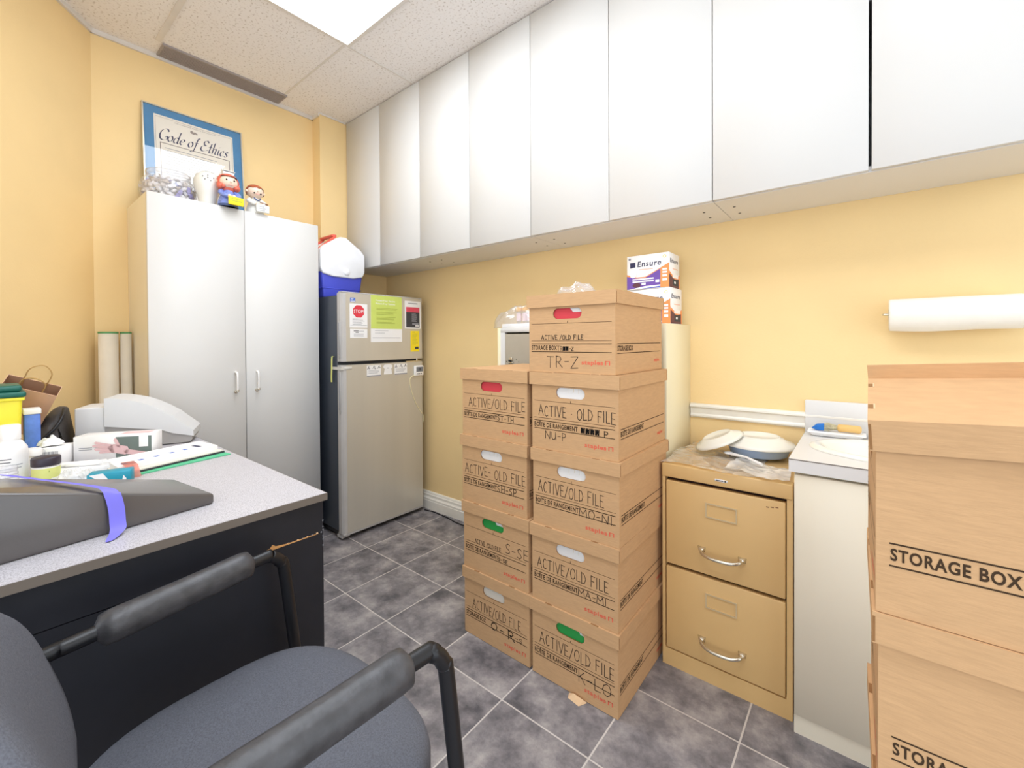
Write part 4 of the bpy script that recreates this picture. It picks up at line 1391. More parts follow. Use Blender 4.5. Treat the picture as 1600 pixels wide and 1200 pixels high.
ls = [
    ('bottom box of the shorter file-box stack, hand-lettered O-R', 'STORAGE BOX', [(AOF, .14, .88, .110, .033, .0021, I), ('O', .44, .53, .066, .026, .0034, D_), ('-', .57, .64, .066, .022, .003, D_), ('R', .69, .79, .060, .032, .0030, D_), ('-S', .80, .90, .070, .014, .0017, I)], None, 'cream papers showing in the hand hole of the O-R box', 0),
    ('file box hand-lettered S-SE, second from the floor in the shorter stack', 'BOÎTE DE RANGEMENT', [('ACTIVE /OLD FILE', .19, .60, .106, .015, .0017, I), ('S-SE', .67, 1.0, .110, .035, .0022, I), ('S-SE', .56, .70, .073, .012, .0024, I)], M['greenf'], 'green folder and white papers showing in the hand hole of the S-SE box', -.014),
    ('file box hand-lettered SH-SP just under the top box of the shorter stack', 'BOÎTE DE RANGEMENT', [('ACTIVE- OLD FILE', .05, .98, .112, .034, .0021, I), ('SH-SP', .57, .86, .069, .023, .0021, I)], None, 'white papers showing in the hand hole of the SH-SP box', 0),
    ('top box of the shorter file-box stack, hand-lettered ST-TH, red folder inside', 'BOÎTE DE RANGEMENT', [(AOF, .11, .97, .113, .034, .0020, I), ('ST-TH', .57, .81, .073, .017, .0020, I)], M['redf'], 'red folder filling the hand hole of the ST-TH box', .2),
]
for k, (lab, ttl, fr, col, flab, tx) in enumerate(ls):
    z = k * PITCH + .0005
    xx = LX + (.004, .002, -.004, -.001)[k]
    storage_box((xx, YB + .001, z), lab, 0, gL, fr, title=ttl, seed=40 + k)
    if k == 3:
        folder((xx, YB + .001, z + .005), 0, col, flab, True, .153)
    else:
        folder((xx, YB + .001, z + .005), 0, col, flab, k != 0, tx)
# a torn flap of card on the floor at the front of the bottom box
b = MB((1.40, .13, 0))
b.hull([(1.375, .155, .001), (1.44, .156, .001), (1.425, .128, .001), (1.382, .135, .001), (1.395, .15, .012), (1.43, .150, .008)], 0, M['cardpale'])
tag(b.build('card_scrap'), 'small torn scrap of cardboard on the floor against the K-LO box', 'cardboard scrap')

crumple('plastic_bag', (1.315, .33, 5 * PITCH + .0015), .085, .06, .045, M['clearpl'], 'crumpled clear plastic bag on top of the TR-Z file box', 'plastic bag', 8, .6)

# boxes close to the camera at the right edge
gN = 'storage boxes in the near stack'
NX, NY = 2.112, -.1225
nl = ['bottom box of the near stack at the right edge of the photo',
      'second box up from the floor in the near stack at the right edge',
      'near box at the right edge with its lid pressed under the top box',
      'topmost near box at the right edge, STORAGE BOX in bold brown on its side']
for k in range(4):
    z = k * PITCH + .0005
    lid = None
    if k == 3:
        # lid rides up at the back on an overfull box, its rear flange folded up
        piv = Vector((BW / 2, 0, BH - .035))
        lid = (Matrix.Translation(piv) @ Matrix.Rotation(math.radians(5.6), 4, 'Y') @ Matrix.Rotation(math.radians(3.4), 4, 'X') @ Matrix.Rotation(math.radians(-1.5), 4, 'Z') @ Matrix.Translation(-piv) , True)
    storage_box((NX + (0, .006, .004, 0)[k], NY + (0, -.004, .004, 0)[k], z), nl[k], -pi / 2 + math.radians((0, 1, .6, 1.0)[k]), gN, [], title='STORAGE BOX', lid=lid, seed=60 + k)

# ------------------------------------------------------------------ paper towel
t = thing('paper_towel_roll', 'white paper towel roll on a wall rod above the sink', 'paper towel', (2.308, .832, 1.205))
o = t.location
m = MB(o)
RY = Matrix.Rotation(pi / 2, 4, 'Y')
m.lathe([(.018, -.142), (.0475, -.142), (.0485, -.138), (.0485, .138), (.0475, .142), (.018, .142)], M['towel'], o, 40, M4=RY, cap=False)
m.lathe([(.018, -.142), (.018, .142)], M['papercream'], o, 24, M4=RY, cap=False)
def flap(u, v):
    a = -1.9 + 1.15 * v
    r = .0495 + .005 * v * (1 - .7 * u)
    x = o.x - .141 + .282 * u
    dz = -.006 * math.sin(pi * min(1, u * 2.2)) * v
    return (x, o.y + r * math.cos(a + pi * 0) * .55 - .02 * (1 - v) , o.z - .0485 - .002 * v + dz + .012 * (1 - v) * 0)
m.grid(lambda u, v: (o.x - .141 + .282 * u, o.y - .048 * math.cos(v * 1.45), o.z - .0492 * math.sin(v * 1.45) - .005 * v * v * math.sin(pi * min(1, .12 + u * 1.3) ) - .002 * v), 30, 10, M['towel'])
m.build('roll', t)
m = MB(o)
m.tube([(2.154, .832, 1.205), (2.466, .832, 1.205)], .004, M['chrome'], 10)
m.lathe([(.001, -.004), (.004, 0)], M['chrome'], (2.153, .832, 1.205), 10, M4=RY)
m.build('rod', t)
m = MB(o)
m.tube(spl([(2.466, .832, 1.205), (2.472, .845, 1.205), (2.472, .888, 1.205)], 4), .004, M['chrome'], 10)
m.lathe([(.018, -.004), (.018, .004)], M['chrome'], (2.472, .8925, 1.205), 20, M4=Matrix.Rotation(pi / 2, 4, 'X'))
m.build('wall_bracket', t)

# ------------------------------------------------------------------ filing cabinet
KX0, KX1, KY0, KY1 = 1.560, 1.943, .476, .893
t = thing('filing_cabinet', 'tan two-drawer steel filing cabinet between the box stack and the sink', 'filing cabinet', ((KX0 + KX1) / 2, .68, 0))
o = t.location
m = MB(o)
m.box((KX0, KY0 + .03, .0), (KX1, KY1, .700), M['tan'])
m.box((KX0, KY0, 0), (KX0 + .010, KY0 + .03, .660), M['tan'])
m.box((KX1 - .015, KY0, 0), (KX1, KY0 + .03, .660), M['tan'])
m.box((KX0 + .010, KY0, 0), (KX1 - .015, KY0 + .03, .058), M['tan'])
m.rbox((KX0 - .001, KY0 - .004, .655), (KX1 + .001, KY0 + .04, .7005), .004, M['tan'])
m.box((KX0 + .010, KY0 + .026, .058), (KX1 - .015, KY0 + .0305, .655), M['gapshade'])  # dark sheet paints the shade seen in the gaps around the drawers
m.build('carcass', t)
m = MB(o); m.rbox((1.731, KY0 - .006, .671), (1.769, KY0 - .0041, .679), .0008, M['paper'], 1)
m.quad((1.735, KY0 - .0064, .6735), (1, 0, 0), (0, 0, 1), .022, .003, M['darkprint']); m.quad((1.760, KY0 - .0064, .673), (1, 0, 0), (0, 0, 1), .005, .004, M['inkd']); m.build('maker_plate', t)
for z0, z1 in ((.062, .345), (.356, .643)):
    d = MB(o); d.rbox((KX0 + .013, KY0 - .001, z0), (KX1 - .018, KY0 + .022, z1), .003, M['tan'])
    dd = d.build('drawer', t)
    zc = z1 - .073
    h = MB(o)
    xa, xb = 1.702, 1.796
    for lo, hi in (((xa, zc - .024), (xb, zc - .020)), ((xa, zc + .020), (xb, zc + .024)), ((xa, zc - .020), (xa + .004, zc + .020)), ((xb - .004, zc - .020), (xb, zc + .020))):
        h.box((lo[0], KY0 - .005, lo[1]), (hi[0], KY0 - .001, hi[1]), M['brass'])
    h.box((xa + .004, KY0 - .0016, zc - .020), (xb - .004, KY0 - .0010, zc + .020), M['tan'])
    h.build('label_holder', dd)
    zh = z1 - .209
    h = MB(o)
    h.tube(spl([(1.690, KY0 - .004, zh + .004), (1.694, KY0 - .022, zh), (1.715, KY0 - .034, zh - .004), (1.75, KY0 - .038, zh - .005), (1.785, KY0 - .034, zh - .004), (1.806, KY0 - .022, zh), (1.810, KY0 - .004, zh + .004)], 5), .0055, M['chrome'], 10)
    for x in (1.690, 1.810):
        h.hull([(x - .013, KY0 - .001, zh + .012), (x + .013, KY0 - .001, zh + .012), (x - .010, KY0 - .001, zh - .006), (x + .010, KY0 - .001, zh - .006), (x - .005, KY0 - .018, zh + .005), (x + .005, KY0 - .018, zh + .005)], .001, M['chrome'], 1)
    h.build('handle', dd)
    s_ = MB(o)
    if z0 > .2:
        for k in range(3):
            s_.quad((1.875 + .012 * k, KY0 - .0014, z1 - .024 + .002 * k), (1, 0, 0), (0, 0, 1), .008, .003, M['brownp'])
        s_.build('rust_marks', dd)

# things on the filing cabinet
rnd = random.Random(4)
ph = [(rnd.uniform(0, 6.28), rnd.uniform(-30, 30), rnd.uniform(-30, 30), rnd.uniform(.4, 1)) for _ in range(10)]
b = MB((1.70, .66, .701))
def sheet(u, v):
    x = 1.553 + .30 * u + .01 * math.sin(9 * v)
    y = .472 + .37 * v + .012 * math.sin(7 * u)
    k = sum(a * (1 - abs(math.sin(p + fx * (u * .3) + fy * (v * .37)))) ** 3 for p, fx, fy, a in ph) / 4
    z = .7020 + .010 * k
    return (x, y, z)
b.grid(sheet, 60, 70, M['sheetpl'])
tag(b.build('plastic_sheet'), 'crinkled clear plastic sheet spread over the tan filing cabinet top', 'plastic sheet')
b = MB((1.86, .58, .701))
rnd = random.Random(9)
ph2 = [(rnd.uniform(0, 6.28), rnd.uniform(-40, 40), rnd.uniform(-40, 40), rnd.uniform(.4, 1)) for _ in range(10)]
def sheet2(u, v):
    x = 1.76 + .165 * u + .02 * (1 - v) * (u - .5)
    y = .482 + .15 * v + .02 * math.sin(5 * u + 1)
    k = sum(a * (1 - abs(math.sin(p + fx * (u * .18) + fy * (v * .2)))) ** 3 for p, fx, fy, a in ph2) / 4
    return (x, y, .706 + .016 * k + .012 * v * (1 - v))
b.grid(sheet2, 50, 50, M['bagpl'])
tag(b.build('plastic_bag'), 'flat white translucent plastic bag at the right front of the filing cabinet', 'plastic bag')

t = thing('plastic_tub', 'shallow blue plastic tub under the larger upturned plate', 'tub', (1.806, .768, .7105))
m = MB(t.location); m.lathe([(.001, .001), (.088, .001), (.092, .004), (.100, .030), (.103, .031), (.103, .033), (.098, .033), (.088, .006), (.001, .005)], M['bowl'], t.location, 40, cap=False); m.build('tub', t)
t = thing('plate', 'larger white dinner plate lying upside down on the blue tub', 'plate', (1.806, .768, .7445), group='white plates on the filing cabinet')
m = MB(t.location)
m.lathe([(.118, 0), (.120, .002), (.112, .011), (.088, .020), (.078, .028), (.070, .030), (.068, .034), (.065, .034), (.063, .029), (.001, .028)], M['porc'], t.location, 56, cap=False)
m.lathe([(.001, .024), (.07, .024), (.09, .014), (.116, .000), (.118, .000)], M['porc'], t.location, 56, cap=False)
m.build('dish', t)
t = thing('plate', 'smaller white plate tilted upside down against the larger upturned plate', 'plate', (1.685, .715, .755), rot=(math.radians(9), math.radians(-22), 0), group='white plates on the filing cabinet')
m = MB()
m.lathe([(.086, -.006), (.088, -.004), (.080, .004), (.060, .012), (.052, .0185), (.048, .020), (.046, .0165), (.001, .016)], M['porc'], (0, 0, 0), 56, cap=False)
m.lathe([(.001, .012), (.05, .012), (.062, .004), (.084, -.006), (.086, -.006)], M['porc'], (0, 0, 0), 56, cap=False)
for k in range(3):
    m.quad((-.006 + .005 * k, -.004, .0166), (1, 0, 0), (0, 1, 0), .003, .006 - .001 * k, M['greyprint'])
for k in range(4):
    a = 3.3 + .12 * k
    m.quad((.070 * math.cos(a), .070 * math.sin(a), .0085), (.95, 0, .3), (0, 1, 0), .004, .003, M['greyprint'])
m.build('dish', t)
for (x0, y0, x1, y1, z, lab) in ((1.742, .655, 1.850, .560, .722, 'white plastic spoon lying on the milky bag beside the blue tub'),):
    t = thing('plastic_spoon', lab, 'spoon', (x0, y0, z))
    m = MB(t.location)
    m.tube([(x0, y0, z), ((x0 + x1) / 2, (y0 + y1) / 2, z + .008), (x1, y1, z + .003)], [.006, .0035, .005], M['ensw'], 10)
    m.ball((x0 - .012, y0 + .010, z), .014, M['ensw'], 16, 10, 1.2, 1, .35)
    m.build('spoon', t)

# ------------------------------------------------------------------ sink unit
GX0, GX1, GY0 = 1.950, 2.560, .435
t = thing('sink_cabinet', 'cream washbasin cabinet with white laminate countertop, right of the filing cabinet', 'sink cabinet', (2.25, .66, 0))
o = t.location
m = MB(o)
m.box((GX0, GY0 + .019, .054), (GX1, YW - .002, .60), M['creamw'])
m.box((GX0, GY0 + .019, .60), (GX0 + .018, YW - .002, .750), M['creamw'])
m.box((GX1 - .018, GY0 + .019, .60), (GX1, YW - .002, .750), M['creamw'])
m.box((GX0 + .018, GY0 + .019, .60), (GX1 - .018, GY0 + .03, .750), M['creamw'])
m.build('carcass', t)
m = MB(o); m.box((GX0, GY0 + .006, 0), (GX1, YW - .002, .0535), M['creamw']); m.build('toe_kick', t)
for xa, xb in ((GX0 + .0005, 2.2535), (2.2565, GX1)):
    m = MB(o); m.rbox((xa, GY0, .056), (xb, GY0 + .018, .744), .0015, M['creamw'], 1); m.build('door', t)
m = MB(o)
panel_hole(m, (1.938, .428, 2.572, YW - .001), (2.24, .655, .250, .150, 'ellipse'), lambda x, y, z: (x, y, z), .752, .789, M['white'])
m.box((1.937, .4272, .7862), (2.573, .4282, .7884), M['band'])
m.box((1.9372, .428, .7862), (1.9382, YW - .004, .7884), M['band'])
m.build('countertop', t)
m = MB(o); m.rbox((1.938, YW - .021, .7892), (2.572, YW - .001, .906), .002, M['white'], 1); m.build('backsplash', t)
m = MB(o)
c = (2.24, .655, .789)
ry = .150 / .250
m.lathe([(.272, .0005), (.270, .006), (.262, .010), (.250, .011), (.240, .008), (.232, .000), (.215, -.04), (.17, -.10), (.10, -.125), (.02, -.13), (.001, -.13)], M['porc'], c, 64, 1, ry, False)
m.lathe([(.248, -.006), (.228, -.045), (.18, -.108), (.10, -.134), (.001, -.14)], M['porc'], c, 64, 1, ry, False)
m.build('basin', t)
m = MB(o); m.lathe([(.001, .002), (.022, .002), (.025, .0)], M['chrome'], (2.24, .655, .6595), 24); m.build('drain', t)
m = MB(o)
m.lathe([(.026, 0), (.026, .012), (.016, .018), (.014, .10)], M['chrome'], (2.24, .845, .789), 24)
m.tube(spl([(2.24, .845, .86), (2.24, .80, .885), (2.24, .74, .880), (2.24, .72, .86)], 5), .010, M['chrome'], 12)
m.build('tap', t)

t = thing('soap_tray', 'white plastic tray holding two brushes at the back of the sink counter', 'tray', (2.03, .838, .7895))
m = MB(t.location)
m.hull([(1.955, .808, .802), (2.106, .808, .802), (1.955, .868, .802), (2.106, .868, .802), (1.965, .818, .790), (2.096, .818, .790), (1.965, .858, .790), (2.096, .858, .790)], .003, M['ensw'])
m.rbox((1.950, .803, .802), (2.111, .873, .807), .002, M['ensw'])
m.build('tray', t)
t = thing('scrubbing_brush', 'small bright blue brush with pale bristles lying in the white tray', 'brush', (1.985, .832, .808))
m = MB(t.location)
m.hull([(1.960, .826, .814), (1.960, .838, .814), (1.976, .820, .830), (1.976, .844, .830), (1.998, .822, .834), (1.998, .842, .834), (1.998, .822, .810), (1.998, .842, .810), (1.976, .822, .809), (1.976, .842, .809)], .003, M['brblue'])
m.build('handle', t)
m = MB(t.location)
for k in range(36):
    y, z = .822 + .020 * ((k * 7) % 12) / 11, .811 + .022 * (k % 9) / 8
    m.tube([(1.997, y, z), (2.012, y + random.uniform(-.003, .003), z + random.uniform(-.002, .004))], .0009, M['brist'], 4)
m.build('bristles', t)
t = thing('bottle_brush', 'tan wooden-handled brush lying in the white tray beside the blue brush', 'brush', (2.06, .835, .808))
m = MB(t.location)
m.tube([(2.034, .835, .822), (2.038, .835, .822), (2.060, .835, .823), (2.094, .834, .822), (2.099, .834, .822)], [.009, .013, .0125, .0125, .008], M['sponge'], 16)
m.build('handle', t)
m = MB(t.location)
for k in range(60):
    a = k * 2.4; r = .003 + .009 * (k % 6) / 5
    m.tube([(2.035, .835 + r * .6 * math.cos(a), .822 + r * .6 * math.sin(a)), (2.014 - .004 * (k % 3), .835 + r * 1.1 * math.cos(a), .823 + r * 1.1 * math.sin(a))], .0008, M['brist'], 4)
m.build('bristles', t)
# ------------------------------------------------------------------ desk
DX0, DX1, DY0, DY1, DZ = -0.19, 1.035, -1.10, -0.464, .740
t = thing('desk', 'black desk with speckled grey laminate top at the left of the room', 'desk', (.45, -.80, 0))
o = t.location
m = MB(o); m.box((DX0, DY0, DZ - .018), (DX1 - .002, DY1 - .002, DZ), M['lam']); m.build('desktop', t)
m = MB(o)
m.box((DX1 - .002, DY0, DZ - .018), (DX1, DY1, DZ - .0005), M['band'])
m.box((DX0, DY1 - .002, DZ - .018), (DX1 - .002, DY1, DZ - .0005), M['band'])
m.build('edge_band', t)
PX = 1.019
m = MB(o)
m.box((PX - .018, DY0 + .01, .6375), (PX, DY1 - .004, DZ - .018), M['black'])
m.build('apron', t)
m = MB(o)
m.box((PX - .018, DY0 + .01, .012), (PX, DY1 - .004, .6355), M['black'])
# splintered veneer along the joint
pts = [(-.642, .6355), (-.60, .6355), (-.48, .6355), (-.50, .637), (-.56, .6385), (-.585, .642), (-.592, .648), (-.598, .641), (-.61, .6385), (-.63, .637)]
m.prism(pts, lambda y, z, x: (x, y, z), PX - .001, PX + .0012, M['wood'])
for k in range(9):
    y = -.475 - .012 * k
    m.box((PX - .001, y, .6355 + .001 * (k % 3)), (PX + .0008, y + random.uniform(.002, .006), .6385 + .001 * (k % 2)), M['cardpale'] if k % 2 else M['greyprint'])
for k in range(6):
    m.box((PX - .0005, DY1 - .006, .60 + .012 * k + .004 * (k % 2)), (PX + .0006, DY1 - .0038, .604 + .012 * k + .004 * (k % 2)), M['greyprint'])
m.build('modesty_panel', t)
m = MB(o); m.box((DX0 + .01, DY1 - .022, .012), (PX - .018, DY1 - .004, DZ - .018), M['black']); m.build('end_panel', t)
m = MB(o); m.box((DX0 + .01, DY0 + .01, .012), (PX - .018, DY0 + .028, DZ - .018), M['black']); m.build('end_panel', t)
for x in (DX0 + .06, .95):
    for y in (DY0 + .02, DY1 - .013):
        m = MB(o); m.lathe([(.014, 0), (.014, .012)], M['blackpl'], (x, y, 0), 14); m.build('foot', t)

# ------------------------------------------------------------------ things on the desk
Z = DZ + .0005
# grey vinyl positioning wedge with a purple strap
t = thing('foam_wedge', 'long dark grey vinyl wedge along the near edge of the desk', 'wedge', (.82, -.90, Z))
o = t.location
m = MB(o)
m.hull([(.893, -.672, Z), (.893, -.672, .764), (.684, -.700, .764), (.684, -.700, Z),
        (.946, -1.095, Z), (.946, -1.095, .894), (.733, -1.095, .876), (.733, -1.095, Z)], .006, M['wedge'], 3)
m.build('cushion', t)
t = thing('strap', 'purple strap draped over the dark grey wedge and down its side', 'strap', (.87, -.86, Z))
m = MB(t.location)
path = spl([(.722, -1.000, .8565), (.78, -.955, .8475), (.86, -.897, .8375), (.904, -.868, .8315), (.917, -.861, .826), (.9225, -.857, .815), (.926, -.853, .790), (.929, -.852, .765), (.937, -.853, .750), (.958, -.866, .7425), (.966, -.872, .7412)], 5)
wdt = .024
def strap(u, v):
    i = min(int(u * (len(path) - 1) + .5), len(path) - 1)
    p = path[i]
    k = 1.0 if u < .8 else 1 - .75 * (u - .8) / .2
    return (p.x + .0008, p.y + (v - .5) * wdt * k * 1.05, p.z + .0010 + (-.302 * (v - .5) * wdt * k if u < .45 else 0))
m.grid(strap, len(path) - 1, 4, M['purple'])
m.build('webbing', t)

# pale grey office machine
A = Vector((-.039, -.819)); B = Vector((.089, -.515))
dv = (B - A).normalized()
ang = math.atan2(dv.y, dv.x)
t = thing('office_machine', 'pale grey plastic desktop machine with a long curved hood beside the cupboard', 'office machine', (A.x, A.y, Z), ang)
prof_h = [(.081, .087), (.183, .069), (.240, .060), (.277, .043), (.342, .026), (.341, .048), (.30, .086), (.278, .108), (.245, .132), (.211, .153), (.18, .168), (.147, .178), (.12, .184), (.091, .188), (.081, .187)]
fn = lambda x, z, q: (x, q, z)
m = MB(); m.prism(prof_h, fn, -.002, .165, M['machine']); m.build('hood', t)
m = MB(); m.rbox((0, .004, .052), (.0805, .150, .156), .005, M['machine']); m.build('motor_block', t)
m = MB(); m.prism([(.0, .003), (.328, .003), (.336, .012), (.336, .026), (.277, .0425), (.240, .0595), (.183, .0685), (.081, .0865), (.081, .0515), (0, .0515)], fn, .006, .150, M['machined']); m.build('base', t)
m = MB(); m.rbox((.02, -.0005, .03), (.028, .0062, .036), .001, M['blackpl'], 1); m.build('switch', t)
m = MB(); m.box((.05, .15, .0), (.06, .16, .003), M['blackpl']); m.build('foot', t)

# black nylon bag left of the machine
t = thing('nylon_bag', 'crumpled black nylon bag between the sharps bin and the pale grey machine', 'bag', (-.03, -.905, Z))
m = MB(t.location)
m.hull([(-.13, -.91, Z), (-.035, -.92, Z), (-.035, -.840, Z), (-.15, -.795, Z), (-.12, -.905, .82), (-.05, -.915, .80), (-.045, -.87, .85), (-.10, -.835, .895), (-.14, -.82, .90), (-.14, -.865, .905), (-.045, -.845, .81)], .010, M['bag'])
m.hull([(-.09, -.915, Z), (-.028, -.915, Z), (-.028, -.86, Z), (-.085, -.86, .82), (-.04, -.910, .80), (-.03, -.87, .815), (-.09, -.905, .815)], .010, M['bag'])
m.build('bag', t)
m = MB(t.location)
m.tube(spl([(-.09, -.838, .895), (-.05, -.845, .875), (-.02, -.865, .842), (-.018, -.90, .80), (-.02, -.915, .76)], 5), .005, M['blackpl'], 8)
m.build('strap', t)

# yellow sharps bin
SX, SYY = .10, -1.008
t = thing('sharps_bin', 'yellow sharps bin with dark green lid at the left edge of the desk', 'sharps bin', (SX, SYY, Z))
o = t.location
m = MB(o)
m.hull([(SX + a * w, SYY + c_ * w * .95, z) for (z, w) in ((Z, .055), (.965, .066)) for a in (-1, 1) for c_ in (-1, 1)], .008, M['sharpy'])
m.rbox((SX - .070, SYY - .067, .958), (SX + .070, SYY + .067, .968), .003, M['sharpy'])
for k, (y0, w) in enumerate(((.0, .04), (.0, .035))):
    m.quad((SX + .0625, SYY + y0 - .01, .900 - .002 * k), (.0, 1, 0), (.05, 0, 1), w, .0025, M['darkprint'])
m.add([(SX + .0622, SYY - .03, .862), (SX + .0622, SYY + .012, .862), (SX + .0632, SYY - .009, .892)], [(0, 1, 2)], M['darkprint'])
m.build('tub', t)
m = MB(o)
m.rbox((SX - .074, SYY - .070, .9685), (SX + .074, SYY + .070, .985), .006, M['sharpg'])
m.rbox((SX - .068, SYY - .064, .985), (SX + .068, SYY + .062, 1.004), .008, M['sharpg'])
m.build('lid', t)

# brown paper carrier bag
rr_, ff_ = Vector((.775, .632, 0)), Vector((-.632, .775, 0))
ax = (-.65 * rr_ + Vector((0, 0, -.76)) + .22 * ff_).normalized()
wx = (.85 * rr_ + Vector((0, 0, -.45)) + .80 * ff_); wx = (wx - ax * wx.dot(ax)).normalized()
dx_ = ax.cross(wx).normalized()
if dx_.dot(ff_) > 0:
    dx_ = -dx_
mc = Vector((-.005, -.915, .990))
t = thing('paper_bag', 'brown kraft paper carrier bag with cord handles leaning behind the sharps bin', 'paper bag', mc)
FR = Matrix((wx, dx_, -ax)).transposed().to_4x4()
m = MB(); m.tf = FR
w, dp, h0, h1 = .065, .026, -.19, 0
T = .0012
for lo, hi in (((-w, -dp), (w, -dp + T)), ((-w, dp - T), (w, dp)), ((-w, -dp + T), (-w + T, dp - T)), ((w - T, -dp + T), (w, dp - T))):
    m.box((*lo, h0), (*hi, h1), M['kraft'])
m.box((-w, -dp, h0 - .002), (w, dp, h0), M['kraft'])
for lo, hi in (((-w + T, -dp + T), (w - T, -dp + 2 * T)), ((-w + T, dp - 2 * T), (w - T, dp - T))):
    m.box((*lo, h1 - .05), (*hi, h1 - .0005), M['kraftshade'])  # darkened sheets put the shade inside the bag's mouth into the colour
m.build('bag', t)
for sg in (-1, 1):
    y = sg * (dp - .003)
    h = MB(); h.tf = FR
    h.tube(spl([(-.026, y, h1 - .03), (-.028, y, h1), (-.026, y + sg * .006, h1 + .04), (0, y + sg * .012, h1 + .06), (.026, y + sg * .006, h1 + .04), (.028, y, h1), (.026, y, h1 - .03)], 6), .0018, M['rope'], 8)
    h.build('handle', t)


def bottle(loc, r, hb, rn, hn, rc, hc, mat, capmat, label, labmat=None, lines_=0, group=None, name='plastic_bottle', cat='bottle', ribs=True):
    t = thing(name, label, cat, loc, group=group)
    o = Vector(loc)
    m = MB(o)
    m.lathe([(r - .004, 0), (r, .004), (r, hb * .78), (r * .96, hb * .86), (rn * 1.15, hb), (rn, hb + .002), (rn, hb + hn)], mat, o, 36)
    m.build('body', t)
    m = MB(o)
    zc = hb + hn * .5
    pr = [(rc, zc), (rc, zc + hc - .003), (rc - .003, zc + hc)]
    m.lathe(pr, capmat, o, 36)
    m.build('cap', t)
    if labmat:
        m = MB(o)
        m.lathe([(r + .0006, hb * .10), (r + .0006, hb * .72)], labmat, o, 36, cap=False)
        for k in range(lines_):
            zz = hb * (.62 - .07 * k)
            a0 = random.uniform(-.9, -.3); a1 = a0 + random.uniform(.6, 1.2)
            n = 8
            vs = [(o.x + (r + .0010) * math.cos(a0 + (a1 - a0) * i / n), o.y + (r + .0010) * math.sin(a0 + (a1 - a0) * i / n), o.z + zz + q * hb * .018) for q in (0, 1) for i in range(n + 1)]
            m.add(vs, [(i, i + 1, n + 2 + i, n + 1 + i) for i in range(n)], M['darkprint'] if k < 2 else M['greyprint'])
        m.build('label', t)
    return t


bottle((.285, -.975, Z), .034, .118, .020, .012, .021, .040, M['whpl'], M['whpl'], 'big white plastic bottle with a printed label in front of the sharps bin', M['paper'], 9)
bottle((.215, -.930, Z), .019, .055, .014, .008, .020, .020, M['whpl'], M['whpl'], 'small squat white bottle with flared cap just behind the dark-lidded jar')
t = thing('cream_jar', 'squat jar with dark purple lid and yellow-green label by the wedge', 'jar', (.335, -.911, Z))
o = t.location
m = MB(o); m.lathe([(.025, 0), (.028, .004), (.028, .044), (.025, .048)], M['ensw'], o, 40); m.build('body', t)
m = MB(o); m.lathe([(.0285, .005), (.0285, .043)], M['jarlab'], o, 40, cap=False)
m.add([(o.x + .0290 * math.cos(.1 + .03 * k), o.y + .0290 * math.sin(.1 + .03 * k), Z + zz) for k in range(3) for zz in (.032, .036)], [(0, 2, 3, 1), (2, 4, 5, 3)], M['olive'])
m.build('label', t)
m = MB(o); m.lathe([(.0295, .0485), (.030, .051), (.030, .068), (.0285, .071), (.001, .0715)], M['jarlid'], o, 40); m.build('lid', t)
bottle((.395, -.985, Z), .022, .055, .018, .006, .020, .014, M['clearpl'], M['clearpl'], 'small clear plastic pot beside the big white bottle')

t = thing('blue_carton', 'small blue and white carton standing beside the yellow sharps bin', 'carton', (.07, -.915, Z))
m = MB(t.location); m.rbox((.03, -.940, Z), (.085, -.905, .905), .002, M['bluebox'], 1); m.build('carton', t)
m = MB(t.location); m.rbox((.028, -.942, .905), (.087, -.903, .922), .003, M['ensw']); m.build('lid', t)
bottle((.175, -.972, Z), .014, .11, .011, .006, .014, .03, M['whpl'], M['whpl'], 'slim white bottle between the blue carton and the big white bottle')
t = thing('tape_roll', 'roll of clear tape standing on edge in front of the black bag', 'tape', (.128, -.925, Z))
m = MB(t.location)
m.lathe([(.022, -.010), (.034, -.010), (.034, .010), (.022, .010), (.022, -.010)], M['clearpl'], (.128, -.925, Z + .034), 32, M4=Matrix.Rotation(pi / 2, 4, 'Y'), cap=False)
m.build('roll', t)
t = thing('battery_charger', 'small dark green and black gadget lying behind the small squat bottle', 'gadget', (.03, -.86, Z))
m = MB(t.location); m.rbox((.01, -.875, Z), (.05, -.845, Z + .040), .004, pm('dark_green_plastic', (24, 62, 50), .4)); m.build('body', t)
m = MB(t.location); m.rbox((.014, -.871, Z + .0402), (.046, -.849, Z + .045), .002, M['blackpl']); m.build('top', t)

# glove carton with a printed hand, and the white carton in front of it
t = thing('glove_carton', 'white and grey-green glove carton printed with a pale pink hand', 'glove box', (.150, -.735, Z), math.radians(54))
m = MB()
m.rbox((-.10, -.035, 0), (.115, .035, .082), .001, M['ensw'], 1)
m.box((.015, -.0356, .002), (.1155, -.0352, .076), M['gloveg'])
m.quad((.080, -.0362, .040), (1, 0, 0), (0, 0, 1), .026, .036, M['ensw'])
for (x0, z0, x1, z1, r) in ((-.040, .060, .006, .048, .0042), (-.045, .050, .006, .041, .0042), (-.040, .039, .006, .035, .0042), (-.028, .028, .010, .029, .0038), (.014, .068, .024, .044, .005), (.006, .040, .045, .030, .014), (.045, .027, .10, .014, .008)):
    d = Vector((x1 - x0, 0, z1 - z0)).normalized(); nn_ = Vector((-d.z, 0, d.x)) * r
    p, q = Vector((x0, -.0364, z0)), Vector((x1, -.0364, z1))
    m.add([p - nn_, q - nn_, q + d * r * .6, q + nn_, p + nn_, p - d * r], [(0, 1, 2, 3, 4, 5)], M['handp'])
for k in range(2):
    m.quad((-.085, -.0362, .044 - .006 * k), (1, 0, 0), (0, 0, 1), .036, .0016, M['greyprint'])
m.box((.02, -.02, .0822), (.1, .02, .0828), M['handp'])
m.build('carton', t)
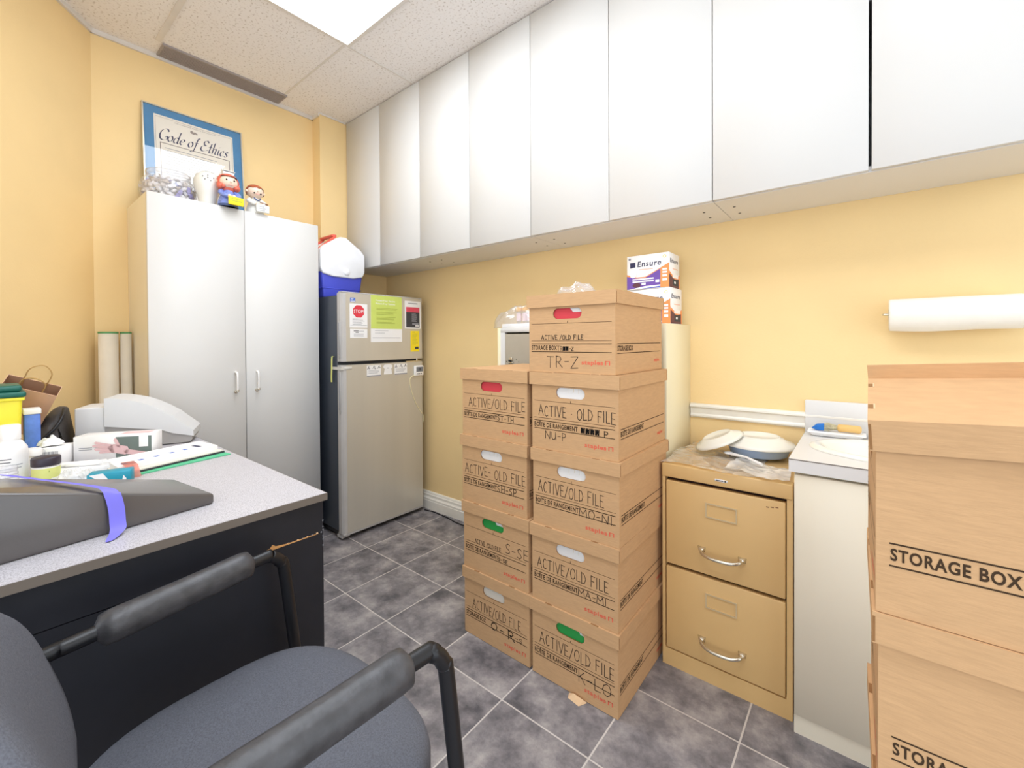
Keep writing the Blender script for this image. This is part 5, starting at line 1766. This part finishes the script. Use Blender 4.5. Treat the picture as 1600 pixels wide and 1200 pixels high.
t = thing('white_carton', 'flat white carton with a grey barcode panel left of the glove carton', 'carton', (.105, -.885, Z), math.radians(58))
m = MB()
m.rbox((-.045, -.035, 0), (.045, .035, .062), .001, M['ensw'], 1)
for k in range(16):
    m.quad((-.02 + .0035 * k, -.0355, .024), (1, 0, 0), (0, 0, 1), .0018 + .001 * (k % 3 == 0), .026, M['greyprint'])
m.build('carton', t)
crumple('tissue', (.105, -.885, Z + .0625), .028, .028, .026, M['paper'], 'crumpled white tissue on top of the white carton', 'tissue', 12, .6, 20)

# paperwork
def slab(name, pts, z0, z1, mat, label, cat, deco=None, group=None):
    cx = sum(p[0] for p in pts) / len(pts); cy = sum(p[1] for p in pts) / len(pts)
    b = MB((cx, cy, z0))
    b.prism(pts, lambda x, y, z: (x, y, z), z0, z1, mat)
    if deco:
        deco(b, z1 + .0004)
    return tag(b.build(name), label, cat, group)


g0 = [(.47, -.775), (.410, -.481), (.255, -.500), (.315, -.79)]
slab('folder', g0, Z, Z + .003, M['greenfold'], 'mint green card folder at the bottom of the paper pile on the desk', 'folder')
g1 = [(.455, -.775), (.375, -.488), (.245, -.510), (.31, -.79)]
slab('document', g1, Z + .0035, Z + .008, M['darkprint'], 'dark-edged document under the white papers on the green folder', 'document')
g2 = [(.452, -.778), (.372, -.492), (.235, -.515), (.30, -.79)]
slab('document', g2, Z + .0085, Z + .012, M['papercream'], 'cream document in the middle of the paper pile on the green folder', 'document')
def d_top(b, z):
    for k in range(6):
        f = k / 6
        x = .40 + (.31 - .40) * f; y = -.76 + .25 * f
        b.quad((x, y, z), (-.3, .95, 0), (-.95, -.3, 0), .014, .016 if k < 5 else .04, M['certink'] if k == 5 else M['stickblue'])
g3 = [(.425, -.775), (.345, -.500), (.215, -.520), (.29, -.785)]
slab('document', g3, Z + .0125, Z + .026, M['paper'], 'thick white stapled papers with small blue printing on top of the pile', 'document', d_top)
b = MB((.46, -.765, Z))
b.grid(lambda u, v: (.482 - .10 * u, -.762 + .030 * v, Z + .0015 + (.027 * min(1, u / .45) if u < .45 else .027)), 14, 2, M['salmon'])
tag(b.build('tape_strip'), 'translucent salmon tape strip hanging over the front of the paper pile', 'tape')
# teal packet
t = thing('teal_packet', 'teal and white glossy packet lying just behind the grey wedge', 'packet', (.50, -.80, Z), math.radians(70))
m = MB()
m.rbox((-.045, -.022, 0), (.045, .022, .036), .002, M['teal'], 1)
m.add([(-.040, -.0225, .034), (-.012, -.0225, .036), (.0, -.0225, .016), (-.014, -.0225, .012)], [(0, 3, 2, 1)], M['ensw'])
m.add([(-.042, -.0227, .002), (-.015, -.0227, .012), (.012, -.0227, .006), (.02, -.0227, .001)], [(0, 3, 2, 1)], M['tealdk'])
m.add([(.026, -.0227, .004), (.036, -.0227, .004), (.036, -.0227, .016), (.030, -.0227, .026)], [(0, 1, 2, 3)], M['ensw'])
m.build('packet', t)
# pens and bagged items between the bottles and the papers
for k, (x, y, a) in enumerate(((.30, -.83, 62), (.322, -.825, 57))):
    t = thing('syringe', ('white capped plastic syringe lying behind the crumpled clear bag', 'second white plastic syringe lying nearer the clear bag')[k], 'syringe', (x, y, Z + .03), math.radians(a))
    m = MB(); m.tube([(-.05, 0, 0), (.03, 0, 0)], .006, M['ensw'], 14); m.tube([(.03, 0, 0), (.055, 0, 0)], .003, M['whpl'], 10); m.build('barrel', t)
    m = MB(); m.tube([(-.066, 0, 0), (-.05, 0, 0)], .004, M['whpl'], 10); m.tube([(-.068, 0, 0), (-.066, 0, 0)], .008, M['whpl'], 12); m.build('plunger', t)
t = thing('instrument_case', 'low white plastic case under the two syringes', 'case', (.30, -.83, Z))
m = MB(t.location); m.rbox((.255, -.895, Z), (.345, -.775, Z + .0235), .004, M['ensw']); m.build('case', t)
crumple('plastic_bag', (.435, -.865, Z), .055, .05, .042, M['bagpl'], 'crumpled clear plastic bag between the jar and the teal packet', 'plastic bag', 21, .6, 24)

# ------------------------------------------------------------------ chair
t = thing('armchair', 'black fabric office armchair with worn padded arms in the foreground', 'chair', (1.345, -.75, 0))
o = t.location


def pad_loft(m, c, ax, ay, levels, mat, ex=3.2, n=56, fn=None):
    vs = []
    for z, s_ in levels:
        for k in range(n):
            a = 2 * pi * k / n
            ca, sa = math.cos(a), math.sin(a)
            x = ax * s_ * math.copysign(abs(ca) ** (2 / ex), ca)
            y = ay * s_ * math.copysign(abs(sa) ** (2 / ex), sa)
            p = Vector((x, y, z))
            p = fn(p) if fn else p
            vs.append(p + Vector(c))
    fs = [(i * n + k, i * n + (k + 1) % n, (i + 1) * n + (k + 1) % n, (i + 1) * n + k) for i in range(len(levels) - 1) for k in range(n)]
    fs.append(tuple(range(n - 1, -1, -1)))
    fs.append(tuple((len(levels) - 1) * n + k for k in range(n)))
    m.add(vs, fs, mat, True)


m = MB(o)
pad_loft(m, (1.35, -.745, .395), .244, .240, [(0, .90), (.004, .96), (.02, 1.0), (.045, 1.0), (.060, .985), (.068, .96), (.073, .90), (.077, .78), (.080, .5), (.081, .2)], M['fabric'], 2.9,
         fn=lambda p: Vector((p.x, p.y, p.z - .018 * max(0, (p.y - .10) / .14) ** 2)))
m.build('seat', t)
m = MB(o)
# backrest: a rounded pad leaning back, curved
def bend(p):
    # p.x across, p.y up, p.z thickness (front positive)
    yy = p.y
    fwd = p.z + .030 * (p.x / .22) ** 2 - .30 * yy - .45 * max(0, yy - .02) ** 2 - .2 * max(0, -yy - .1)
    return Vector((p.x, fwd, yy))
pad_loft(m, (1.325, -1.012, .640), .205, .158, [(-.030, .80), (-.028, .92), (-.018, .99), (0, 1.0), (.018, .985), (.026, .93), (.031, .82), (.034, .6), (.035, .3)], M['fabric'], 2.7, fn=bend)
m.build('backrest', t)
m = MB(o)
m.hull([(1.345 + a, -1.0 + b_, z) for a in (-.04, .04) for b_, z in ((-.045, .36), (-.035, .36), (-.055, .60), (-.045, .60))], .006, M['tube'])
m.rbox((1.18, -1.04, .375), (1.51, -.55, .394), .005, M['tube'])
m.build('under_frame', t)
arms = [((1.128, -.915, .652), (1.103, -.662, .664), [(1.132, -1.06, .640), (1.130, -.96, .650), (1.128, -.92, .652), (1.103, -.66, .662), (1.100, -.630, .660), (1.096, -.608, .640), (1.092, -.595, .60), (1.072, -.555, .30), (1.060, -.53, .012)]),
        ((1.575, -.925, .652), (1.597, -.634, .664), [(1.572, -1.06, .640), (1.574, -.96, .650), (1.575, -.93, .652), (1.598, -.63, .664), (1.604, -.604, .662), (1.609, -.587, .642), (1.612, -.580, .60), (1.630, -.560, .30), (1.64, -.54, .012)])]
for (pa, pb, path) in arms:
    m = MB(o); m.tube(spl(path, 6), .0125, M['tube'], 14); L = m.build('front_leg', t)
    m = MB(o); m.lathe([(.016, 0), (.016, .012)], M['blackpl'], (path[-1][0], path[-1][1], 0), 14); m.build('foot', L)
    pa, pb = Vector(pa), Vector(pb)
    dv = (pb - pa)
    m = MB(o)
    R0 = .0272
    pts, rr = [], []
    for k in range(21):
        f = k / 20
        e = min(f, 1 - f) * dv.length
        rr.append(R0 * (1 if e > .02 else math.sqrt(max(0.04, 1 - ((.02 - e) / .02) ** 2)) ) * (1 + .015 * math.sin(9 * f)))
        pts.append(pa + dv * f)
    m.tube(pts, rr, M['armpad'], 22)
    m.build('armrest', t)
for sx in (-1, 1):
    x = 1.345 + sx * .2275
    m = MB(o); m.tube(spl([(x, -1.055, .640), (x, -1.075, .62), (x + sx * .002, -1.085, .58), (x + sx * .01, -1.11, .30), (x + sx * .02, -1.13, .012)], 6), .0125, M['tube'], 14); L = m.build('rear_leg', t)
    m = MB(o); m.lathe([(.016, 0), (.016, .012)], M['blackpl'], (x + sx * .02, -1.13, 0), 14); m.build('foot', L)
